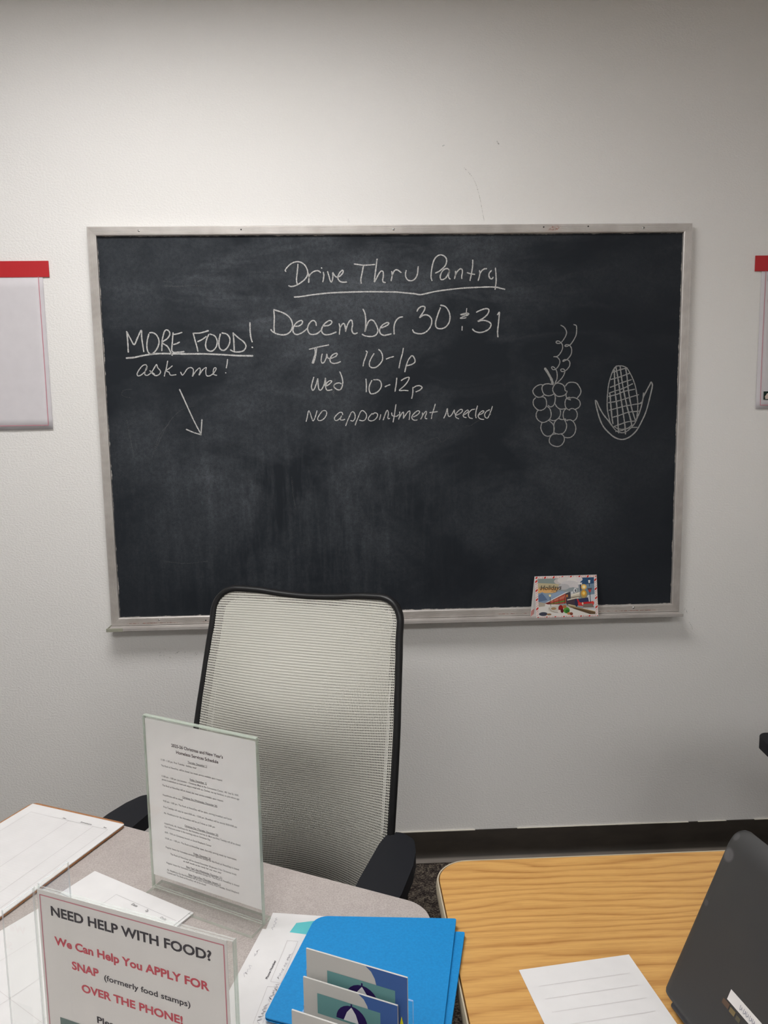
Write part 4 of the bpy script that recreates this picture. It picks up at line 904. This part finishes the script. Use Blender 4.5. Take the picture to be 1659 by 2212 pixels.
LN = [('2025-26 Christmas and New Year\'s', .053, .152, .0455, .02, 0), ('Homeless Services Schedule', .062, .143, .0550, .02, 0),
      ('Thursday, December 11', .084, .121, .0655, .02, 1), ('11:00 - 1:30 pm. First Tuesday - holiday meal', .030, .100, .0720, .01, 1),
      ('The Rock at NoonDay, will be closed, but meals service available upon request', .030, .149, .0815, .01, 1),
      ('Friday, December 12', .0865, .119, .0930, .02, 1), ('11:00 am - 1:00 pm. Joy Junction - Christmas Meal at the Convention Center, 401 2nd St. NW.', .030, .1785, .0990, .01, 1),
      ('photo is submitted to meet and enjoy a meal with us. Clothes, we say handout, to pick above age', .030, .1790, .1045, .01, 1),
      ('The Rock at NoonDay will be closed, but meal service available upon request', .030, .149, .1140, .01, 1),
      ('Christmas Eve (Wednesday, December 24)', .070, .137, .1250, .02, 1), ('HopeWorks will be closed', .030, .070, .1300, .01, 1),
      ('9:00 am - 1:00 pm. The Rock at NoonDay will be open, serving breakfast and lunch', .030, .1635, .1400, .01, 1), ('First Tuesday will only be open 8:00 am - 12:00 pm. Breakfast will be served 8:00-9:00 am', .030, .1725, .1500, .01, 1),
      ('Ab. Healthcare for the Homeless will be at 5 Area at 3:00 pm', .030, .131, .1600, .01, 1), ('Christmas Day (Thursday, December 25)', .0715, .1365, .1715, .02, 1),
      ('HopeWorks, Ab. Healthcare for the Homeless and the St. Mark and First Tuesday will all be closed', .030, .1775, .1775, .01, 1), ('Our Welcome center in the morning only on Christmas Day', .030, .121, .1830, .01, 1),
      ('8:00 - 9:00 am Christmas brunch at Good Shepherd Center', .030, .1225, .1925, .01, 1), ('10:30 am - 1:00 pm. The Rock at NoonDay open, but only serving meals by reservation', .030, .169, .2025, .01, 1),
      ('Friday, December 26', .0865, .1195, .2140, .02, 1), ('Regular hours for homeless services agencies except for the Rock at NoonDay is closed', .030, .173, .2175, .01, 1),
      ('The Rock at NoonDay will be closed December 26-January 2 for Christmas break', .039, .168, .2270, .01, 1), ('as staff needs to be ready for our new year', .065, .1395, .2320, .01, 1),
      ('New Year\'s Eve (Wednesday, December 31)', .0705, .140, .2400, .02, 1), ('Regular hours for homeless service agencies except for The Rock at NoonDay is closed', .030, .172, .2440, .01, 1),
      ('New Year\'s Day (Thursday, January 1)', .074, .137, .2520, .02, 1), ('Ab. Healthcare for the Homeless will be open, HopeWorks, First Tuesday, Good Shepherd', .030, .171, .2560, .01, 1), ('Cannon and The Rock at NoonDay will all be closed', .030, .108, .2605, .01, 1)]
for s, a, b, v, bo, mi in LN:
    text(bm, s, a, b, v-.004, f3, .0052 if mi == 0 else .0030, bo, mi)
    if mi and bo > .015: ribbon(bm, [(a, v-.0033), (b, v-.0033)], .00028, f3, 0, 1, smooth=False)
obj('lettering', bm, [ink(96, 84, 88), ink(138, 134, 136)], sc)
# food-help sign with a clear cross wing at its left edge
A2 = math.radians(-23.3)
hl = (-.4651, -1.6422, TZ)
hf = tag(empty('sign_holder', hl, A2), 'clear acrylic holder in front, with the food-help sheet and a side wing', 'sign holder', 'acrylic sign holders')
W2, H2 = .2318, .285; ACL = m_acrylic_edge('pale_acrylic_edge', (.74, .75, .76, 1), .30)
bm = bmesh.new(); panel(bm, W2, H2, -.002, .002); obj('front_sheet', bm, [ACR, ACL], hf)
bm = bmesh.new(); panel(bm, W2, H2-.001, .002, .002); obj('rear_sheet', bm, [ACR, ACL], hf)
bm = bmesh.new(); box(bm, (W2, -.003, 0), (W2+.0008, .003, H2), .0002); obj('side_edge', bm, ACL, hf)
WING = m_acrylic_edge('violet_tinted_edge', (.66, .66, .72, 1), .45)
for y0, y1 in ((-.0405, -.0036), (.0036, .0435)):
    bm = bmesh.new(); vs = box(bm, (-.0012, y0, 0), (.0012, y1, H2))
    for f in {f for v in vs for f in v.link_faces}: f.material_index = 0 if abs(f.normal.x) > .5 else 1
    obj('side_wing', bm, [ACR, WING], hf)
bm = bmesh.new(); box(bm, (.004, -.0034, 0), (W2, .05, .003)); obj('foot', bm, [ACR], hf)
sg = new_sheet('food_help_sheet', 'white sheet headed NEED HELP WITH FOOD? in the front acrylic holder', hl, A2, .2225, .2775, .0045, m=m_paper('shiny_sign_paper', (232, 228, 227)), x0=.0015)
f3 = lambda a, b: (a, -.0005, H2-b); f5 = lambda a, b: (a, -.0007, H2-b)
bm = bmesh.new()
for P in ([(.0050, .2725), (.0050, .0082), (.2208, .0082), (.2208, .2725), (.0050, .2725)],): 
    for a, b in zip(P, P[1:]): ribbon(bm, [a, b], .00055, f3, smooth=False)
obj('border', bm, BORD, sg)
bm = bmesh.new()
text(bm, 'NEED HELP WITH FOOD?', .0182, .2072, .0274, f3, .0103, .028)
text(bm, 'We Can Help You APPLY FOR', .0200, .2032, .0585, f3, .0088, .03, 1)
text(bm, 'SNAP', .0405, .0742, .0802, f3, .0088, .03, 1); text(bm, '(formerly food stamps)', .0806, .1812, .0815, f3, .0062, .016)
text(bm, 'OVER THE PHONE!', .0510, .1715, .1020, f3, .0086, .03, 1); text(bm, 'Please', .0680, .1010, .1312, f3, .0072, .026)
obj('lettering', bm, [INK, REDINK], sg)
bm = bmesh.new(); poly(bm, [(.0197, .1395), (.105, .1395), (.105, .24), (.0197, .24)], f3); poly(bm, [(.035, .24), (.036, .16), (.05, .146), (.062, .15), (.07, .17), (.074, .24)], f5, 1); obj('printed_photo', bm, [ink(104, 124, 122), ink(50, 60, 60)], sg)
# ---- handwritten forms, folders
def scribble(bm, f3, a0, a1, b, amp, n, w=.00045, horiz=False):
    pts = []
    for k in range(n*3+1):
        q = k/(n*3); h = amp*(math.sin(k*2.1)*.6+random.uniform(-.5, .5))
        pts.append((a0+(a1-a0)*q+random.uniform(-.004, .004), b+h))
    P = [Vector(f3(*p)) for p in pts]; z = P[0].z+.0002
    ribbon(bm, [(p.x, p.y) for p in P], w, lambda x, y: (x, y, z), step=4)
# R1: rear form; R2: front form (their text runs away from the viewer)
d1 = Vector((-.2737, -1.2950)); d2 = Vector((-.2850, -1.3320))
PENCIL = ink(186, 183, 187)
o, f3 = sheet_at('form_sheet', 'rear handwritten form sheet half under the blue folders', 'paper', rect(tuple(d1), -9.5, .19, .24), TZ+.0006, group='handwritten forms beside the blue folders')
rules(o, f3, [[(.275, .115), (.28, .30)], [(.275, .115), (.33, .112)]], .0005, (206, 202, 202))
bm = bmesh.new(); R2 = random.Random(2)
scribble(bm, lambda a, b: f3(b, a), .16, .05, .05, .014, 4); obj('handwriting', bm, PENCIL, o)
o, f3 = sheet_at('form_sheet', 'front handwritten form sheet with a Phone Number box beside the blue folders', 'paper', rect(tuple(d2), -14.0, .195, .235), TZ+.0016, group='handwritten forms beside the blue folders')
def px2f(px, py):   # the sheet coordinates of a spot given in table metres
    a = math.radians(-14.0); e = Vector((math.cos(a), math.sin(a))); d = Vector((math.sin(a), -math.cos(a))); q = Vector((px, py))-d2
    return (q.dot(e)/.195, q.dot(d)/.235)
def local_line(o, pts, w, m, zoff=.0006, name='printed_lines', sm=False, bm=None):
    own = bm is None
    if own: bm = bmesh.new()
    ribbon(bm, [(x-o.location.x, y-o.location.y) for x, y in pts], w, lambda a, b: (a, b, zoff), smooth=sm, step=4)
    return obj(name, bm, m, o) if own else None
bm = bmesh.new()
for P in ([(-.2615, -1.4377), (-.2461, -1.3597), (-.2308, -1.3625), (-.2474, -1.4419), (-.2615, -1.4377)], [(-.2756, -1.5067), (-.2646, -1.4463), (-.2508, -1.4484), (-.2638, -1.5074)]):
    for a, b in zip(P, P[1:]): local_line(o, [a, b], .0003, None, bm=bm)
obj('printed_lines', bm, ink(196, 192, 192), o)
ux, uy = .240, .971
bm = bmesh.new()
text(bm, 'Phone Number', 0, .0350, 0, lambda a, b: (-.2662+ux*a+uy*b-o.location.x, -1.4332+uy*a-ux*b-o.location.y, .0006), .0034, .03); obj('lettering', bm, ink(92, 90, 94), o)
rw = random.Random(5); bm = bmesh.new()
def scrawl(x0, y0, x1, y1, amp, n):
    amp *= .62; n = int(n*1.6)
    d = Vector((x1-x0, y1-y0)); L = d.length; d.normalize(); q = Vector((-d.y, d.x)); pts = []
    for k in range(n*2+1):
        p = Vector((x0, y0))+d*(L*k/(n*2)+rw.uniform(-.0022, .0022))+q*(amp*(.5 if k % 2 else -.5)*rw.uniform(.15, 1.3)+rw.uniform(-.0006, .0006)); pts.append((p.x, p.y))
    local_line(o, pts, .00035, None, bm=bm, sm=True)
scrawl(-.2523, -1.4341, -.2475, -1.4160, .0052, 4); scrawl(-.2460, -1.4120, -.2435, -1.4030, .0050, 2); scrawl(-.2430, -1.4000, -.2392, -1.3869, .0052, 4)
scrawl(-.2700, -1.5050, -.2615, -1.4770, .0075, 7); scrawl(-.2600, -1.4720, -.2520, -1.4450, .0075, 7)
scrawl(-.2985, -1.4254, -.2923, -1.4062, .0055, 3); scrawl(-.2895, -1.3885, -.2851, -1.3762, .0050, 3)
obj('handwriting', bm, PENCIL, o)
teal = plain('teal_paper', rgb(92, 190, 196), .6)
sheet_at('paper_slip', 'small teal paper slip peeking out left of the blue folders', 'paper', [(-.236, -1.3215), (-.195, -1.3165), (-.170, -1.352), (-.246, -1.345)], TZ+.0011, teal, th=.0002)
def folder(name, label, corners, z, rads):
    f = tag(empty(name, (0, 0, 0)), label, 'folder', 'blue folders')
    c = Vector((sum(p[0] for p in corners)/4, sum(p[1] for p in corners)/4)); f.location = (c.x, c.y, z)
    q = rounded([(p[0]-c.x, p[1]-c.y) for p in corners], rads, 6)
    bm = bmesh.new(); prism(bm, q, 0, .0012, bev=.0003); obj('back_cover', bm, FOLD, f)
    bm = bmesh.new(); prism(bm, [(x*.965, y*.965) for x, y in q], .0013, .0030); obj('inner_sheets', bm, PAPER, f)
    bm = bmesh.new(); prism(bm, q, .0031, .0046, bev=.0004); obj('front_cover', bm, FOLD, f)
folder('folder', 'lower blue card folder, showing along the right of the folder above it', [(-.185, -1.344), (.0105, -1.3635), (-.045, -1.585), (-.235, -1.56)], TZ+.0022, [.01, .002, .004, .006])
folder('folder', 'upper blue card folder on top, its face behind the brochures', [(-.2065, -1.3215), (.0012, -1.3405), (-.052, -1.585), (-.262, -1.5085)], TZ+.0070, [.022, .002, .004, .006])
# ---- tiered clear rack with three cards
AB = math.radians(-25)
eb = Vector((math.cos(AB), math.sin(AB), 0)); nb = Vector((math.sin(AB), -math.cos(AB), 0))    # nb points at the viewer
rk = tag(empty('brochure_rack', (-.1920, -1.683, TZ), AB), 'clear tiered rack holding three brochures in front of the blue folders', 'rack')
# local: x along the rack, -y towards the viewer
TIER = [(.0, .0, .235), (.0, -.0075, .2105), (.0, -.0310, .194)]
bm = bmesh.new(); box(bm, (-.004, -.060, 0), (.112, .010, .004)); obj('base', bm, ACR, rk)
bm = bmesh.new(); panel(bm, .112, .205, 0, .002); o = obj('back_panel', bm, [ACR, ACB], rk); o.location = (-.003, .0042, .004)
for k, (x, y, h) in enumerate(TIER):
    bm = bmesh.new(); panel(bm, .112, (.172, .150, .12)[k], 0, .0012); o = obj('pocket_front', bm, [ACR, ACB], rk); o.location = (x-.003, y-.0036, .004)
bm = bmesh.new()
prof = rounded([(.006, .004), (.006, .168), (-.012, .168), (-.056, .10), (-.056, .004)], [0, .006, .010, .012, 0], 5)
for x in (-.0052, .1095):
    bm = bmesh.new(); A = [bm.verts.new((x, y, z)) for y, z in prof]; B = [bm.verts.new((x+.002, y, z)) for y, z in prof]
    bm.faces.new(A); bm.faces.new(B[::-1])
    for i in range(len(A)):
        f = bm.faces.new((A[i], A[(i+1) % len(A)], B[(i+1) % len(A)], B[i])); f.material_index = 1
    bmesh.ops.recalc_face_normals(bm, faces=bm.faces[:]); obj('side_panel', bm, [ACR, ACB], rk)
GR = (196, 194, 190); TE = (104, 150, 150); BL = (66, 98, 158); PU = (42, 26, 86); YE = (216, 214, 40)
for k, (x, y, h) in enumerate(TIER):
    p0 = Vector((-.1920, -1.683, TZ))+eb*x+nb*(-y)
    o = tag(empty('brochure', tuple(p0), AB), ['rear brochure with blue corner and umbrella emblem, tallest in the clear rack', 'middle brochure of the three in the clear rack, with umbrella emblem',
            'front brochure in the clear rack, cut off at the bottom of the photo'][k], 'brochure', 'brochures in the clear rack')
    Wb = .1055 if k == 0 else .0985
    bm = bmesh.new(); box(bm, (0, -.0008, .0045), (Wb, .0008, h)); obj('booklet', bm, ink(*GR), o)
    fB = lambda a, b, n=0: (a*Wb, -.0010-.0002*n, h-b*Wb)
    bm = bmesh.new()
    blue = [(.60, 0), (.655, .04), (.69, .10), (.705, .16), (.71, .24), (.71, 1.8), (1, 1.8), (1, 0)]
    poly(bm, blue, lambda a, b: fB(a, b, 0), 0)
    sx = 0 if k == 0 else -.06; sy = 0 if k == 0 else -.03
    poly(bm, [(.215+sx, .155+sy), (.885+sx, .155+sy), (.885+sx, .37+sy), (.215+sx, .37+sy)], lambda a, b: fB(a, b, 1), 1)
    # umbrella emblem: dark canopy segments round a pale sail
    cxu, cyu, ru = (.565, .365, .165) if k == 0 else (.525, .315, .165)
    arc = lambda a0, a1, r: [(cxu+r*math.cos(math.radians(q)), cyu-r*math.sin(math.radians(q))) for q in [a0+(a1-a0)*i/12 for i in range(13)]]
    poly(bm, arc(0, 180, ru), lambda a, b: fB(a, b, 2), 2)
    poly(bm, [(cxu-.085, cyu), (cxu-.05, cyu-.09), (cxu, cyu-.155), (cxu+.045, cyu-.09), (cxu+.075, cyu)], lambda a, b: fB(a, b, 3), 3)
    poly(bm, [(cxu-.008, cyu-.19), (cxu+.008, cyu-.19), (cxu+.008, cyu-.15), (cxu-.008, cyu-.15)], lambda a, b: fB(a, b, 3), 2)
    poly(bm, [(.905, .57), (.945, .38), (.99, .57)], lambda a, b: fB(a, b, 3), 4)
    obj('printed_design', bm, [ink(*BL), ink(*TE), ink(*PU), ink(224, 224, 226), ink(*YE)], o)

# ------------------------------------------------------------------ laptop and paper on the oak table
P_ = Vector((.337, -1.4845, .971)); Q_ = Vector((.2445, -1.4995, .7555)); d_ = Vector((.166, -.986, 0)).normalized()
vy = (P_-Q_); LL = vy.length; vy.normalize(); vx = (d_-vy*d_.dot(vy)).normalized(); vz = vx.cross(vy)   # outer face normal
if vz.x > 0: vz = -vz
lt = tag(empty('laptop', (Q_.x, Q_.y, TZ)), 'black laptop on the oak table, its matte lid half closed toward the right', 'laptop')
LW = .365
bm = bmesh.new(); rows = [0, .002, .006]+[LL-.030+.030*k/12 for k in range(13)]; prev = None   # outer shell slopes away near the top edge
for b_ in rows:
    r_ = .016; e_ = max(0.0, b_-(LL-r_)); xi = r_-math.sqrt(max(r_*r_-e_*e_, 0))*.999 if e_ > 0 else 0.0
    if b_ < .006: xi = .003-b_*.5
    u_ = max(0.0, (b_-(LL-.030))/.030); zo = -.0095*u_**1.9-(.0015 if b_ == 0 else 0)
    xs_ = [xi, xi+.0015, xi+.005, xi+.012, LW-xi-.012, LW-xi-.005, LW-xi-.0015, LW-xi]; dz = [-.0040, -.0016, -.0005, 0, 0, -.0005, -.0016, -.0040]
    ring = [bm.verts.new((x, b_, max(zo+d, -.0115))) for x, d in zip(xs_, dz)]+[bm.verts.new((LW-xi, b_, -.0120)), bm.verts.new((xi, b_, -.0120))]
    if prev:
        for i in range(10): bm.faces.new((prev[i], prev[(i+1) % 10], ring[(i+1) % 10], ring[i]))
    else: bm.faces.new(ring)
    prev = ring
bm.faces.new(prev[::-1]); bmesh.ops.recalc_face_normals(bm, faces=bm.faces[:])
lid = obj('lid', bm, LID, lt, smooth=True, angle=50)
Mx = Matrix((vx, vy, vx.cross(vy))).transposed().to_4x4()
flip = vx.cross(vy).dot(vz) < 0
Mx.translation = Q_-lt.location
lid.matrix_local = Mx
ts = 1 if not flip else -1
zt = .0003*1 if ts > 0 else -.0088
fl = lambda a, b, n=0: (a, b, zt+ts*.0002*n)
bm = bmesh.new(); prism(bm, [(.0893, .0622), (.275, .0622), (.275, .0746), (.0893, .0746)], .0001, .00035); lb = obj('label_strip', bm, PAPER, lid); lb['label'] = 'white paper label strip with handwriting'
bm = bmesh.new(); rl_ = random.Random(9)
for x0, sh_ in ((.1085, 1), (.1145, .6), (.119, .9), (.1245, .5), (.129, 1)): ribbon(bm, [(x0, .0705), (x0+.001*sh_, .0655), (x0+.0028, .0662+.002*sh_), (x0+.0022, .0700), (x0+.0040, .0665)], .0003, lambda a, b: (a, b, .0005), step=5)
obj('handwriting', bm, ink(120, 124, 140), lb)
for k, (x0, x1, y0, y1, c) in enumerate(((.0845, .0955, .0540, .0600, (96, 78, 66)), (.0975, .1060, .0535, .0590, (120, 106, 76)), (.1085, .1150, .0530, .0580, (92, 88, 74)))):
    bm = bmesh.new(); prism(bm, [(x0, y0), (x1, y0), (x1, y1), (x0, y1)], .0001, .0003); obj('colour_patch', bm, ink(*c), lid)  # small flat brown and ochre patches low on the lid
bm = bmesh.new(); box(bm, (.010, .012, -.0125 if ts > 0 else 0), (LW-.010, LL-.010, -.0121 if ts > 0 else .0004)); obj('screen', bm, plain('dark_screen', (.01, .01, .012, 1), .15), lid)
hx = Vector((d_.x, d_.y, 0)); hy = Vector((-d_.y, d_.x, 0))     # base runs to the right of the hinge
if hy.x < 0: hy = -hy
bq = Matrix((hx, hy, hx.cross(hy))).transposed().to_4x4(); bq.translation = Vector((0, 0, 0))
up = hx.cross(hy).z
bm = bmesh.new(); z0, z1 = (.002, .0125) if up > 0 else (-.0125, -.002)
prism(bm, rounded([(0, .010), (LW, .010), (LW, .25), (0, .25)], .012, 6), z0, z1, bev=.002); bs = obj('base', bm, m_black_plastic('laptop_black', (.02, .02, .021, 1), .5), lt); bs.matrix_local = bq
bm = bmesh.new()
for r in range(5):
    for c in range(14):
        a = .02+c*.0235; b = .045+r*.0205; zz = (.0125, .0137) if up > 0 else (-.0137, -.0125)
        box(bm, (a, b, zz[0]), (a+.020, b+.017, zz[1]))
obj('keyboard', bm, BLACK, bs)
bm = bmesh.new(); cyl(bm, (.02, .004, .011*(1 if up > 0 else -1)), (LW-.02, .004, .011*(1 if up > 0 else -1)), .0048, seg=14); obj('hinge', bm, DARKMETAL, bs, smooth=True)
for a in (.03, LW-.03):
    for b in (.03, .23):
        bm = bmesh.new(); cyl(bm, (a, b, 0), (a, b, .0022*(1 if up > 0 else -1)), .006, seg=14); obj('rubber_foot', bm, BLACK, bs)
o, f3 = sheet_at('paper_sheet', 'white paper sheet on the oak table, left of the laptop', 'paper', rect((.0735, -1.4355), 7.2, .160, .22), TZ+.0005)
rules(o, f3, [[(.1, .15+.1*k), (.9, .15+.1*k)] for k in range(8)], .0004, (206, 202, 202))
for root, cx_, cy_ in ((gt, -.45, -1.55), (ot, .67, -1.56)):     # put each table's empty under the table itself
    root.location = (cx_, cy_, 0)
    for c_ in root.children: c_.location = Vector(c_.location)-Vector((cx_, cy_, 0))
